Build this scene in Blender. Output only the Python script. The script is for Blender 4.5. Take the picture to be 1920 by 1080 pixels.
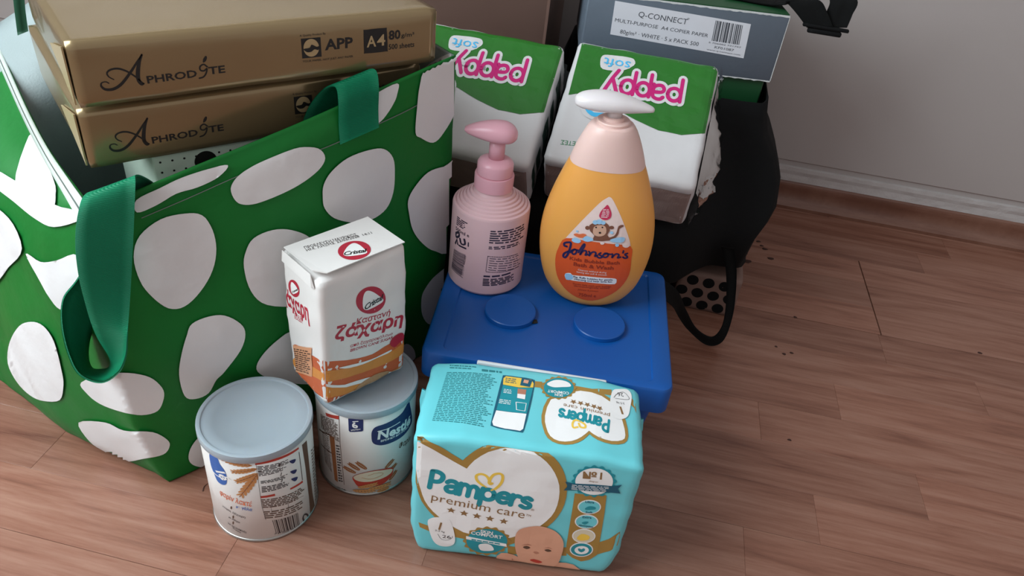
import bpy, bmesh, math, random
from mathutils import Vector, Matrix, noise
from mathutils.bvhtree import BVHTree
from mathutils.geometry import delaunay_2d_cdt

for o in list(bpy.data.objects): bpy.data.objects.remove(o)
SC = bpy.context.scene
COL = SC.collection
R = math.radians

# ------------------------------------------------------------------ camera
CAM_H, PITCH, ROLL, YAW, FPX = 0.645, 36.0, 7.2, -7.5, 1420.0
_th, _ro, _ya = R(PITCH), R(ROLL), R(YAW)
FWD = Vector((math.sin(_ya)*math.cos(_th), math.cos(_ya)*math.cos(_th), -math.sin(_th)))
_r = Vector((math.cos(_ya), -math.sin(_ya), 0)); _u = _r.cross(FWD)
RGT = _r*math.cos(_ro) + _u*math.sin(_ro)
UPV = -_r*math.sin(_ro) + _u*math.cos(_ro)
EYE = Vector((0, 0, CAM_H))
cd = bpy.data.cameras.new('camera'); cam = bpy.data.objects.new('camera', cd); COL.objects.link(cam)
cd.sensor_width = 36; cd.lens = FPX/1920*36; cd.clip_start = .01
cam.matrix_world = Matrix(((RGT.x, UPV.x, -FWD.x, 0), (RGT.y, UPV.y, -FWD.y, 0), (RGT.z, UPV.z, -FWD.z, CAM_H), (0, 0, 0, 1)))
SC.camera = cam

# ------------------------------------------------------------------ world, daylight, exposure
SC.view_settings.view_transform = 'Standard'; SC.view_settings.look = 'None'
SC.view_settings.gamma = 1; SC.view_settings.use_curve_mapping = False
SC.view_settings.exposure = 0.0
W = bpy.data.worlds.new('room_air'); SC.world = W; W.use_nodes = True
_bg = W.node_tree.nodes['Background']
_bg.inputs[0].default_value = (.82, .80, .81, 1); _bg.inputs[1].default_value = .62

def area(name, loc, look, sx, sy, energy, color):
    l = bpy.data.lights.new(name, 'AREA'); l.shape = 'RECTANGLE'; l.size = sx; l.size_y = sy
    l.energy = energy; l.color = color
    o = bpy.data.objects.new(name, l); COL.objects.link(o); o.location = loc
    d = Vector(look) - Vector(loc); o.rotation_euler = d.to_track_quat('-Z', 'Y').to_euler()
    return o
# daylight entering through the window in the left wall
area('window_daylight', (-1.36, .0, 1.15), (-.2, .55, .1), 1.2, 1.4, 53, (.82, .95, 1.0))

def px_ray(x, y):
    return FWD + RGT*((x-960)/FPX) - UPV*((y-540)/FPX)
def on_z(x, y, z=0.):
    d = px_ray(x, y); return EYE + d*((z-CAM_H)/d.z)
def on_plane(x, y, p, n):
    d = px_ray(x, y); return EYE + d*((p-EYE).dot(n)/d.dot(n))

# ------------------------------------------------------------------ materials
def lin(h):
    h = h.lstrip('#'); v = [int(h[i:i+2], 16)/255 for i in (0, 2, 4)]
    return tuple(c/12.92 if c <= .04045 else ((c+.055)/1.055)**2.4 for c in v) + (1,)
_mc = {}
def M(name, hexc, rough=.5, metal=0., vary=.06, vscale=30., bump=0., bscale=400., coat=0., spec=.5, sub=0., trans=0.):
    if name in _mc: return _mc[name]
    m = bpy.data.materials.new(name); m.use_nodes = True; nt = m.node_tree; b = nt.nodes['Principled BSDF']
    c = lin(hexc)
    tc = nt.nodes.new('ShaderNodeTexCoord')
    n = nt.nodes.new('ShaderNodeTexNoise'); n.inputs['Scale'].default_value = vscale; n.inputs['Detail'].default_value = 4
    nt.links.new(tc.outputs['Object'], n.inputs['Vector'])
    mx = nt.nodes.new('ShaderNodeMix'); mx.data_type = 'RGBA'
    mx.inputs[6].default_value = tuple(max(0, x*(1-vary)) for x in c[:3]) + (1,)
    mx.inputs[7].default_value = tuple(min(1, x*(1+vary)) for x in c[:3]) + (1,)
    nt.links.new(n.outputs[0], mx.inputs[0]); nt.links.new(mx.outputs[2], b.inputs['Base Color'])
    b.inputs['Roughness'].default_value = rough; b.inputs['Metallic'].default_value = metal
    b.inputs['Specular IOR Level'].default_value = spec; b.inputs['Coat Weight'].default_value = coat
    b.inputs['Transmission Weight'].default_value = trans
    if sub:
        b.inputs['Subsurface Weight'].default_value = sub; b.inputs['Subsurface Radius'].default_value = (.01, .006, .003)
        b.inputs['Subsurface Scale'].default_value = .5
    if bump:
        n2 = nt.nodes.new('ShaderNodeTexNoise'); n2.inputs['Scale'].default_value = bscale; n2.inputs['Detail'].default_value = 3
        bp = nt.nodes.new('ShaderNodeBump'); bp.inputs['Strength'].default_value = bump; bp.inputs['Distance'].default_value = .001
        nt.links.new(tc.outputs['Object'], n2.inputs['Vector'])
        nt.links.new(n2.outputs[0], bp.inputs['Height']); nt.links.new(bp.outputs[0], b.inputs['Normal'])
    _mc[name] = m; return m

def weave(name, hexc, rough=.6, scale=900, axis='Z', strength=.4, vary=.08):
    m = M(name, hexc, rough, vary=vary, vscale=40, spec=.2)
    nt = m.node_tree; b = nt.nodes['Principled BSDF']
    if b.inputs['Normal'].is_linked: return m
    tc = next(n for n in nt.nodes if n.type == 'TEX_COORD')
    w = nt.nodes.new('ShaderNodeTexWave'); w.bands_direction = axis; w.inputs['Scale'].default_value = scale
    bp = nt.nodes.new('ShaderNodeBump'); bp.inputs['Strength'].default_value = strength; bp.inputs['Distance'].default_value = .0006
    nt.links.new(tc.outputs['Object'], w.inputs['Vector']); nt.links.new(w.outputs[1], bp.inputs['Height'])
    nt.links.new(bp.outputs[0], b.inputs['Normal'])
    return m

# ------------------------------------------------------------------ scene helpers
def obj(name, verts, faces, mat, parent=None, smooth=False, kind=None, mats=None, fmat=None):
    me = bpy.data.meshes.new(name); me.from_pydata([tuple(v) for v in verts], [], faces); me.update()
    for m in (mats or [mat]): me.materials.append(m)
    if fmat:
        for p, i in zip(me.polygons, fmat): p.material_index = i
    if smooth:
        for p in me.polygons: p.use_smooth = True
    o = bpy.data.objects.new(name, me); COL.objects.link(o)
    if parent: o.parent = parent
    if kind: o['kind'] = kind
    return o
def objbm(name, bm, mat, parent=None, smooth=False, kind=None):
    bmesh.ops.recalc_face_normals(bm, faces=bm.faces)
    me = bpy.data.meshes.new(name); bm.to_mesh(me); bm.free(); me.materials.append(mat)
    if smooth:
        for p in me.polygons: p.use_smooth = True
    o = bpy.data.objects.new(name, me); COL.objects.link(o)
    if parent: o.parent = parent
    if kind: o['kind'] = kind
    return o
def tag(o, label, cat, group=None):
    o['label'] = label; o['category'] = cat
    if group: o['group'] = group
    return o
def thing(name, label, cat, mat=None, group=None):
    o = bpy.data.objects.new(name, None); COL.objects.link(o); o.empty_display_size = .02
    if mat is not None: o.matrix_world = mat
    return tag(o, label, cat, group)
def dup(root, M_, label):
    r = root.copy(); COL.objects.link(r); r.matrix_world = M_; r['label'] = label
    for ch in list(root.children):
        c = ch.copy(); COL.objects.link(c); c.parent = r
        for g in ch.children:
            d = g.copy(); COL.objects.link(d); d.parent = c
    return r
def bevel_box(name, size, mat, parent=None, r=.003, seg=2, center=(0, 0, 0), kind=None, smooth=True):
    bm = bmesh.new(); bmesh.ops.create_cube(bm, size=1)
    for v in bm.verts: v.co = Vector((v.co.x*size[0]+center[0], v.co.y*size[1]+center[1], v.co.z*size[2]+center[2]))
    if r: bmesh.ops.bevel(bm, geom=bm.edges[:], offset=r, segments=seg, affect='EDGES', profile=.5)
    return objbm(name, bm, mat, parent, smooth and bool(r) and seg > 1, kind)
def lathe(name, prof, mat, parent=None, seg=56, cap=True, xy=(0, 0)):
    vs, fs = [], []
    for r, z in prof:
        for i in range(seg):
            a = 2*math.pi*i/seg; vs.append((xy[0]+r*math.cos(a), xy[1]+r*math.sin(a), z))
    for j in range(len(prof)-1):
        for i in range(seg):
            k = (i+1) % seg; fs.append((j*seg+i, j*seg+k, (j+1)*seg+k, (j+1)*seg+i))
    if cap:
        fs.append(tuple(reversed(range(seg)))); fs.append(tuple(range((len(prof)-1)*seg, len(prof)*seg)))
    return obj(name, vs, fs, mat, parent, True)
def edge_sharp(o, ang=35):
    for p in o.data.polygons: p.use_smooth = True
    try: o.data.set_sharp_from_angle(angle=R(ang))
    except Exception: pass
    return o
def grid_faces(nu, nv, wrap=False):
    fs = []
    for j in range(nv-1):
        for i in range(nu if wrap else nu-1):
            k = (i+1) % nu; fs.append((j*nu+i, j*nu+k, (j+1)*nu+k, (j+1)*nu+i))
    return fs
def soft_box(w, d, h, n=(20, 12, 18), rad=.01, shape=None, wrinkle=0., wscale=30., seed=0, bulge=(0, 0, 0)):
    """rounded, slightly swollen box standing on z=0; returns (verts, faces)"""
    vid = {}; vs = []; fs = []
    def vert(i, j, k):
        key = (i, j, k)
        if key in vid: return vid[key]
        a, b, c = 2*i/n[0]-1, 2*j/n[1]-1, 2*k/n[2]-1
        p = Vector((a*w/2, b*d/2, c*h/2))
        q = Vector((max(-w/2+rad, min(w/2-rad, p.x)), max(-d/2+rad, min(d/2-rad, p.y)), max(-h/2+rad, min(h/2-rad, p.z))))
        e = p-q
        if e.length > 1e-9: p = q+e.normalized()*rad*(1 if True else 0)
        f = Vector(((1-b*b)*(1-c*c)*(a if abs(a) > .999 else a*.9)*bulge[0], (1-a*a)*(1-c*c)*b*bulge[1], (1-a*a)*(1-b*b)*c*bulge[2]))
        p += f
        if wrinkle:
            s = Vector((seed*3.1, seed*1.7, seed*.9))
            nn = Vector((a if abs(a) > .99 else 0, b if abs(b) > .99 else 0, c if abs(c) > .99 else 0))
            if nn.length: nn.normalize()
            t = noise.noise(p*wscale+s)+.5*noise.noise(p*wscale*2.3+s)
            p += nn*(t*wrinkle)
        p.z += h/2
        if shape: p = shape(p, a, b, c)
        vid[key] = len(vs); vs.append(p); return vid[key]
    def face(f):
        fs.append(tuple(vert(*x) for x in f))
    for i in range(n[0]):
        for j in range(n[1]):
            face([(i, j, 0), (i, j+1, 0), (i+1, j+1, 0), (i+1, j, 0)]); face([(i, j, n[2]), (i+1, j, n[2]), (i+1, j+1, n[2]), (i, j+1, n[2])])
    for i in range(n[0]):
        for k in range(n[2]):
            face([(i, 0, k), (i+1, 0, k), (i+1, 0, k+1), (i, 0, k+1)]); face([(i, n[1], k), (i, n[1], k+1), (i+1, n[1], k+1), (i+1, n[1], k)])
    for j in range(n[1]):
        for k in range(n[2]):
            face([(0, j, k), (0, j, k+1), (0, j+1, k+1), (0, j+1, k)]); face([(n[0], j, k), (n[0], j+1, k), (n[0], j+1, k+1), (n[0], j, k+1)])
    return vs, fs
def cubic(pts, n):
    """Catmull-Rom through points (any dimension Vectors)"""
    P = [pts[0]*2-pts[1]] + list(pts) + [pts[-1]*2-pts[-2]]; out = []
    for i in range(1, len(P)-2):
        for k in range(n):
            t = k/n; a, b, c, d = P[i-1], P[i], P[i+1], P[i+2]
            out.append(.5*((2*b)+(c-a)*t+(2*a-5*b+4*c-d)*t*t+(3*b-a-3*c+d)*t*t*t))
    out.append(P[-2].copy()); return out
def ribbon(name, stations, mat, parent=None, thick=.0014, n=6, nw=4, bulge=0.):
    """webbing: stations are (centre, half-width vector)"""
    cs = cubic([s[0] for s in stations], n); ws = cubic([s[1] for s in stations], n)
    L = len(cs); vs = []; W_ = nw+1
    for side in (1, -1):
        for i in range(L):
            t = (cs[min(i+1, L-1)]-cs[max(i-1, 0)]).normalized(); nn = t.cross(ws[i]).normalized()
            for j in range(W_):
                s = 2*j/nw-1; vs.append(cs[i]+ws[i]*s+nn*(side*thick/2+bulge*(1-s*s)))
    fs = []; B = L*W_
    for i in range(L-1):
        for j in range(nw):
            a = i*W_+j; fs.append((a, a+1, a+W_+1, a+W_)); fs.append((B+a, B+a+W_, B+a+W_+1, B+a+1))
        for j in (0, nw):
            a = i*W_+j; fs.append((a, a+W_, B+a+W_, B+a))
    for i in (0, L-1):
        for j in range(nw):
            a = i*W_+j; fs.append((a, B+a, B+a+1, a+1))
    return obj(name, vs, fs, mat, parent, True)

# ------------------------------------------------------------------ flat print: 2-D shapes laid on surfaces
class Sh:
    def __init__(s, v=None, f=None): s.v = v or []; s.f = f or []
    def __add__(s, o):
        n = len(s.v); return Sh(s.v+o.v, s.f+[tuple(i+n for i in q) for q in o.f])
    def xf(s, fn): return Sh([fn(x, y) for x, y in s.v], s.f)
def poly(pts, smooth=0):
    if smooth:
        P = [Vector(p) for p in pts]; n = len(P); out = []
        for i in range(n):
            a, b, c, d = P[i-1], P[i], P[(i+1) % n], P[(i+2) % n]
            for k in range(smooth):
                t = k/smooth; q = .5*((2*b)+(c-a)*t+(2*a-5*b+4*c-d)*t*t+(3*b-a-3*c+d)*t*t*t); out.append((q.x, q.y))
        pts = out
    P = []
    for x, y in pts:
        if not P or math.hypot(x-P[-1].x, y-P[-1].y) > 2e-5: P.append(Vector((x, y)))
    if math.hypot(P[0].x-P[-1].x, P[0].y-P[-1].y) < 2e-5: P.pop()
    n = len(P)
    v, _, f, _, _, _ = delaunay_2d_cdt(P, [(i, (i+1) % n) for i in range(n)], [], 1, 1e-7)
    return Sh([(p.x, p.y) for p in v], [tuple(q) for q in f])
def ell(cx, cy, rx, ry=None, n=28, a0=0.):
    ry = rx if ry is None else ry
    return [(cx+rx*math.cos(2*math.pi*i/n+a0), cy+ry*math.sin(2*math.pi*i/n+a0)) for i in range(n)]
def scallop(cx, cy, rx, ry, k=16, d=.06):
    return [(cx+rx*(1+d*math.cos(k*t))*math.cos(t), cy+ry*(1+d*math.cos(k*t))*math.sin(t)) for t in [2*math.pi*i/(k*6) for i in range(k*6)]]
def rect(x0, y0, x1, y1): return Sh([(x0, y0), (x1, y0), (x1, y1), (x0, y1)], [(0, 1, 2, 3)])
def stroke(path, w, smooth=5, cap=True, taper=None):
    P = [Vector(p) for p in path]
    if smooth and len(P) > 2: P = cubic(P, smooth)
    v, f = [], []; L = len(P)
    for i in range(L):
        t = P[min(i+1, L-1)]-P[max(i-1, 0)]
        t = t.normalized() if t.length > 1e-9 else Vector((1, 0)); n = Vector((-t.y, t.x))
        ww = w if taper is None else w*taper(i/(L-1))
        v += [tuple(P[i]+n*ww/2), tuple(P[i]-n*ww/2)]
        if i: k = 2*i; f.append((k-2, k-1, k+1, k))
    s = Sh(v, f)
    if cap:
        for p, q in ((P[0], 0), (P[-1], 1)):
            ww = w if taper is None else w*taper(q)
            s = s+Sh(ell(p.x, p.y, ww/2, n=12), [tuple(range(12))])
    return s
def star(cx, cy, r):
    return poly([(cx+(r if i % 2 == 0 else r*.45)*math.sin(math.pi*i/5), cy+(r if i % 2 == 0 else r*.45)*math.cos(math.pi*i/5)) for i in range(10)])
_tx = {}
def text(s, bold=0., shear=0., sp=1.):
    """text in cap-height units, origin at baseline start, returns (shape, width)"""
    k = (s, bold, shear, sp)
    if k in _tx: return _tx[k]
    c = bpy.data.curves.new('lettering_source', 'FONT'); c.body = s; c.resolution_u = 2; c.offset = bold; c.shear = shear; c.space_character = sp
    o = bpy.data.objects.new('lettering_source', c); COL.objects.link(o); m = o.to_mesh()
    v = [(p.co.x, p.co.y) for p in m.vertices]; f = [tuple(p.vertices) for p in m.polygons]
    o.to_mesh_clear(); bpy.data.objects.remove(o); bpy.data.curves.remove(c)
    if not v: return Sh(), 1
    x0 = min(p[0] for p in v); x1 = max(p[0] for p in v); cap = .73
    r = (Sh([((x-x0)/cap, y/cap) for x, y in v], f), (x1-x0)/cap); _tx[k] = r; return r
def arcp(cx, cy, rx, ry, a0, a1, n=12): return [(cx+rx*math.cos(R(a0+(a1-a0)*i/n)), cy+ry*math.sin(R(a0+(a1-a0)*i/n))) for i in range(n+1)]
GL = {  # monoline rounded letters, x-height 1: (advance, strokes)
 'p': (1.05, [[(0, -.62), (0, .95)], arcp(.42, .5, .42, .46, 0, 360)]),
 'a': (.98, [[(.06, .82), (.22, .97), (.48, .98), (.7, .85), (.76, .6), (.76, .3), (.76, .0)], [(.76, .52), (.45, .52), (.14, .44), (.06, .24), (.2, .03), (.48, .02), (.7, .17), (.76, .35)]]),
 'y': (.95, [[(0, .95), (.42, .05)], [(.82, .95), (.42, .05), (.12, -.6)]]),
 'm': (1.5, [[(0, 0), (0, .95)], [(0, .55), (.08, .8), (.3, .95), (.52, .8), (.6, .55), (.6, 0)], [(.6, .55), (.68, .8), (.9, .95), (1.12, .8), (1.2, .55), (1.2, 0)]]),
 'e': (1.0, [[(.06, .52), (.8, .52)], arcp(.44, .5, .4, .46, 3, 310)]),
 'r': (.66, [[(0, 0), (0, .95)], [(0, .5), (.1, .8), (.3, .94), (.48, .92)]]),
 's': (.8, [[(.6, .82), (.36, .95), (.1, .83), (.1, .62), (.34, .5), (.6, .36), (.6, .12), (.34, 0), (.04, .13)]]),
 'P': (1.05, [[(0, 0), (0, 1.5)], [(0, 1.5), (.35, 1.52), (.68, 1.35), (.74, 1.05), (.6, .76), (.3, .64), (0, .66)]]),
}
def mono(word, w):
    x = 0; s = Sh()
    for ch in word:
        adv, st = GL[ch]
        for p in st: s = s+stroke([(a+x, b) for a, b in p], w, 4)
        x += adv
    return s, x-.2
class Face:
    """a frame (origin, ux, uy) on a thing's body; prints are projected along the frame normal on to the body mesh"""
    def __init__(s, root, verts, faces, o, ux, uy, clip=None):
        s.clip = clip
        s.root = root; s.o = Vector(o); s.ux = Vector(ux).normalized(); s.uy = Vector(uy).normalized(); s.n = s.ux.cross(s.uy)
        s.bvh = BVHTree.FromPolygons([Vector(v) for v in verts], faces) if verts else None
        s.Mi = root.matrix_world.inverted()
    def at(s, x, y):
        e = s.Mi @ EYE; d = ((s.Mi @ (EYE+px_ray(x, y)))-e).normalized(); h = None
        if s.bvh: h = s.bvh.ray_cast(e, d)[0]
        if h is None: h = e+d*((s.o-e).dot(s.n)/d.dot(s.n))
        q = h-s.o; return (q.dot(s.ux), q.dot(s.uy))
    def map(s, x, y, off):
        if s.clip: x = min(max(x, s.clip[0]), s.clip[1]); y = min(max(y, s.clip[2]), s.clip[3])
        p = s.o+s.ux*x+s.uy*y
        if s.bvh:
            h = s.bvh.ray_cast(p+s.n*.06, -s.n)[0]
            if h is not None: p = h
        return p+s.n*off
class Cyl:
    def __init__(s, root, r): s.root = root; s.r = r; s.Mi = root.matrix_world.inverted(); e = s.Mi @ EYE; s.a0 = math.atan2(e.y, e.x)
    def at(s, x, y):
        e = s.Mi @ EYE; d = ((s.Mi @ (EYE+px_ray(x, y)))-e).normalized()
        A = d.x**2+d.y**2; B = e.x*d.x+e.y*d.y; C_ = e.x**2+e.y**2-s.r**2; D = max(0, B*B-A*C_); t = (-B-math.sqrt(D))/A
        h = e+d*t; a = math.atan2(h.y, h.x)-s.a0; a = (a+math.pi) % (2*math.pi)-math.pi
        return (a*s.r, h.z)
    def map(s, x, y, off):
        a = s.a0+x/s.r; return Vector(((s.r+off)*math.cos(a), (s.r+off)*math.sin(a), y))
LAY = .00018
def decal(name, sh, surf, mat, layer=1, cut=0., parent=None, label=None):
    if not sh.f: return None
    bm = bmesh.new(); bv = [bm.verts.new((x, y, 0)) for x, y in sh.v]
    for f in sh.f:
        try: bm.faces.new([bv[i] for i in f])
        except ValueError: pass
    if cut:
        xs = [p[0] for p in sh.v]; ys = [p[1] for p in sh.v]
        for ax, lo, hi in ((0, min(xs), max(xs)), (1, min(ys), max(ys))):
            k = math.floor(lo/cut)+1
            while k*cut < hi:
                co = [0, 0, 0]; no = [0, 0, 0]; co[ax] = k*cut; no[ax] = 1
                bmesh.ops.bisect_plane(bm, geom=bm.verts[:]+bm.edges[:]+bm.faces[:], plane_co=co, plane_no=no); k += 1
    for v in bm.verts: v.co = surf.map(v.co.x, v.co.y, LAY*layer)
    me = bpy.data.meshes.new(name); bm.to_mesh(me); bm.free(); me.materials.append(mat)
    o = bpy.data.objects.new(name, me); COL.objects.link(o); o.parent = parent or getattr(surf, 'part', None) or surf.root
    if label: o['label'] = label
    return o
def ppoly(surf, pts, smooth=0): return poly([surf.at(*p) for p in pts], smooth)
def pstroke(surf, pts, wpx, smooth=5, cap=True, taper=None):
    q = [surf.at(*p) for p in pts]
    a, b = surf.at(pts[0][0]-wpx/2, pts[0][1]), surf.at(pts[0][0]+wpx/2, pts[0][1])
    return stroke(q, math.dist(a, b), smooth, cap, taper)
def place(surf, sh, w, A, B, hpx=None):
    """put a shape of width w along the pixel baseline A-B, unit height hpx pixels"""
    a, b = Vector(surf.at(*A)), Vector(surf.at(*B)); e = (b-a); L = e.length; e.normalize(); n = Vector((-e.y, e.x))
    sx = L/w
    sy = sx
    if hpx:
        dx, dy = B[0]-A[0], B[1]-A[1]; l = math.hypot(dx, dy)
        m = ((A[0]+B[0])/2, (A[1]+B[1])/2); up = (dy/l*hpx, -dx/l*hpx)
        c, c2 = Vector(surf.at(*m)), Vector(surf.at(m[0]+up[0], m[1]+up[1])); sy = abs((c2-c).dot(n))
    return sh.xf(lambda x, y: tuple(a+e*(x*sx)+n*(y*sy)))
def ptext(surf, s, A, B, hpx=None, bold=0., shear=0., sp=1.):
    t, w = text(s, bold, shear, sp); return place(surf, t, w, A, B, hpx)
def fine(surf, quad, rows, seed=0, fill=.62, words=9, px=True):
    """rows of tiny illegible words inside a quad TL,TR,BR,BL"""
    rnd = random.Random(seed); q = [Vector(surf.at(*p)) if px else Vector(p) for p in quad]; s = Sh()
    for r in range(rows):
        t0 = (r+.5-fill/2)/rows; t1 = (r+.5+fill/2)/rows; x = 0.
        end = rnd.uniform(.8, 1.)
        while x < end-.02:
            wl = min(rnd.uniform(.4, 1.6)/words, end-x)
            def P(u, t): return tuple((q[0].lerp(q[1], u)).lerp(q[3].lerp(q[2], u), t))
            s = s+Sh([P(x, t1), P(x+wl, t1), P(x+wl, t0), P(x, t0)], [(0, 1, 2, 3)]); x += wl+.25/words
    return s
def barcode(surf, quad, n=26, seed=3):
    rnd = random.Random(seed); q = [Vector(surf.at(*p)) for p in quad]; s = Sh(); x = 0.
    while x < 1:
        w = rnd.choice((.5, .5, 1, 1.5))/n; e = min(1, x+w)
        P = lambda u, t: tuple((q[0].lerp(q[1], u)).lerp(q[3].lerp(q[2], u), t))
        s = s+Sh([P(x, 1), P(e, 1), P(e, 0), P(x, 0)], [(0, 1, 2, 3)]); x = e+rnd.choice((.5, .7, 1.1))/n
    return s
def Z(x0, y0, k): return lambda pts: [(x0+x/k, y0+y/k) for x, y in pts]
def frame(x, y, z, rz=0., rx=0., ry=0.):
    return Matrix.Translation((x, y, z)) @ Matrix.Rotation(R(rz), 4, 'Z') @ Matrix.Rotation(R(rx), 4, 'X') @ Matrix.Rotation(R(ry), 4, 'Y')

# ================================================================== the room
WALL_Y = 1.306
def wood(name, a, b, c, rough=.27):
    m = bpy.data.materials.new(name); m.use_nodes = True; nt = m.node_tree; N = nt.nodes; L = nt.links; bs = N['Principled BSDF']
    tc = N.new('ShaderNodeTexCoord'); oi = N.new('ShaderNodeObjectInfo')
    mul = N.new('ShaderNodeVectorMath'); mul.operation = 'SCALE'; mul.inputs[0].default_value = (7.3, 3.1, 1.9); L.new(oi.outputs['Random'], mul.inputs['Scale'])
    add = N.new('ShaderNodeVectorMath'); L.new(tc.outputs['Object'], add.inputs[0]); L.new(mul.outputs[0], add.inputs[1])
    def mapped(s):
        mp = N.new('ShaderNodeMapping'); mp.inputs['Scale'].default_value = s; L.new(add.outputs[0], mp.inputs[0]); return mp
    def nz(sc, det, rough=.5):
        n = N.new('ShaderNodeTexNoise'); n.inputs['Scale'].default_value = 1; n.inputs['Detail'].default_value = det; n.inputs['Roughness'].default_value = rough
        L.new(mapped(sc).outputs[0], n.inputs[0]); return n
    def mth(op, x, y, z=None):
        m_ = N.new('ShaderNodeMath'); m_.operation = op
        for i, q in enumerate((x, y, z)):
            if q is None: continue
            if isinstance(q, (int, float)): m_.inputs[i].default_value = q
            else: L.new(q, m_.inputs[i])
        return m_.outputs[0]
    n1 = nz((9, 150, 1), 6, .75); n2 = nz((1.7, 13, 1), 2.2, .45); n3 = nz((3, 22, 1), 3)
    ring = mth('PINGPONG', mth('MULTIPLY', n2.outputs[0], 6.0), .5)          # growth-ring contours of a slow noise
    ring = mth('POWER', mth('MULTIPLY', ring, 2.0), .6)
    s1 = mth('MULTIPLY', ring, .17); s2 = mth('MULTIPLY_ADD', n1.outputs[0], .62, s1)
    m3 = N.new('ShaderNodeMath'); m3.operation = 'MULTIPLY_ADD'; m3.inputs[1].default_value = .28; L.new(n3.outputs[0], m3.inputs[0]); L.new(s2, m3.inputs[2])
    rp = N.new('ShaderNodeValToRGB'); L.new(m3.outputs[0], rp.inputs[0])
    rp.color_ramp.elements[0].position = .30; rp.color_ramp.elements[0].color = lin(c)
    rp.color_ramp.elements[1].position = .80; rp.color_ramp.elements[1].color = lin(a)
    e = rp.color_ramp.elements.new(.52); e.color = lin(b)
    hs = N.new('ShaderNodeHueSaturation'); L.new(rp.outputs[0], hs.inputs['Color'])
    mr = N.new('ShaderNodeMapRange'); mr.inputs[3].default_value = .86; mr.inputs[4].default_value = 1.12; L.new(oi.outputs['Random'], mr.inputs[0]); L.new(mr.outputs[0], hs.inputs['Value'])
    L.new(hs.outputs[0], bs.inputs['Base Color']); bs.inputs['Roughness'].default_value = rough
    bp = N.new('ShaderNodeBump'); bp.inputs['Strength'].default_value = .10; bp.inputs['Distance'].default_value = .001; L.new(n1.outputs[0], bp.inputs['Height']); L.new(bp.outputs[0], bs.inputs['Normal'])
    return m
m_wood = wood('oak_laminate', 'a07766', '885c4b', '653e31')
m_joint = M('laminate_joint', '2f1a14', .8)
floor = obj('floor', [(-1.45, -1.2, -.008), (1.7, -1.2, -.008), (1.7, WALL_Y, -.008), (-1.45, WALL_Y, -.008), (-1.45, -1.2, -.03), (1.7, -1.2, -.03), (1.7, WALL_Y, -.03), (-1.45, WALL_Y, -.03)],
            [(0, 1, 2, 3), (7, 6, 5, 4), (0, 4, 5, 1), (1, 5, 6, 2), (2, 6, 7, 3), (3, 7, 4, 0)], m_joint, kind='structure')
SW = .2015/3
rnd = random.Random(5)
known = {0: [.419], 1: [.419, -.18], 2: [.419], -1: [.414, -.2], -2: [.53, .05], -3: [.333, -.21], -4: [.23, .70], -5: [.408, -.05], -6: [.283, -.33], -7: [.203, .62], -8: [-.107, .36], -9: [-.284, .15]}
for row in range(-31, 6):
    y0 = .95+row*SW; y1 = y0+SW
    if y0 > WALL_Y-.004: continue
    y1 = min(y1, WALL_Y-.001)
    js = [x for x in known.get(row, [])]
    lo = min(js) if js else rnd.uniform(-.1, .4)
    hi = max(js) if js else lo
    if not js: js = [lo]
    x = lo
    while x > -1.45: x -= rnd.uniform(.36, .52); js.append(x)
    x = hi
    while x < 1.7: x += rnd.uniform(.36, .52); js.append(x)
    js = sorted(set([max(-1.45, min(1.7, j)) for j in js]))
    board = row % 3
    g0 = (.0006 if row == 0 else .0002) if board == 0 else .00006; g1 = (.0006 if row == -1 else .0002) if board == 2 else .00006
    for a, b in zip(js, js[1:]):
        if b-a < .02: continue
        ga = .0009 if (abs(a-.419) < .001 and row in (0, 1, 2)) else .00008
        gb = .0009 if (abs(b-.419) < .001 and row in (0, 1, 2)) else .00008
        X0, X1, Y0, Y1 = a+ga, b-gb, y0+g0, y1-g1; c = .0002
        vs = [(X0, Y0, -.008), (X1, Y0, -.008), (X1, Y1, -.008), (X0, Y1, -.008), (X0, Y0, -c), (X1, Y0, -c), (X1, Y1, -c), (X0, Y1, -c), (X0+c, Y0+c, 0), (X1-c, Y0+c, 0), (X1-c, Y1-c, 0), (X0+c, Y1-c, 0)]
        fs = [(0, 1, 5, 4), (1, 2, 6, 5), (2, 3, 7, 6), (3, 0, 4, 7), (4, 5, 9, 8), (5, 6, 10, 9), (6, 7, 11, 10), (7, 4, 8, 11), (8, 9, 10, 11)]
        obj('plank', vs, fs, m_wood, floor)

m_wall = M('wall_paint', 'aaa19e', .75, vary=.025, vscale=6, bump=.12, bscale=160)
def prism(name, prof, x0, x1, mat, kind=None, parent=None, smooth=False):
    n = len(prof); vs = [(x0, y, z) for y, z in prof]+[(x1, y, z) for y, z in prof]
    fs = [(i, (i+1) % n, n+(i+1) % n, n+i) for i in range(n)]+[tuple(reversed(range(n))), tuple(range(n, 2*n))]
    return obj(name, vs, fs, mat, parent, smooth, kind)
prism('wall_back', [(WALL_Y, -.02), (WALL_Y, .086), (WALL_Y-.004, .089), (WALL_Y-.004, 2.5), (WALL_Y+.1, 2.5), (WALL_Y+.1, -.02)], -1.45, 1.7, m_wall, 'structure')
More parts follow.
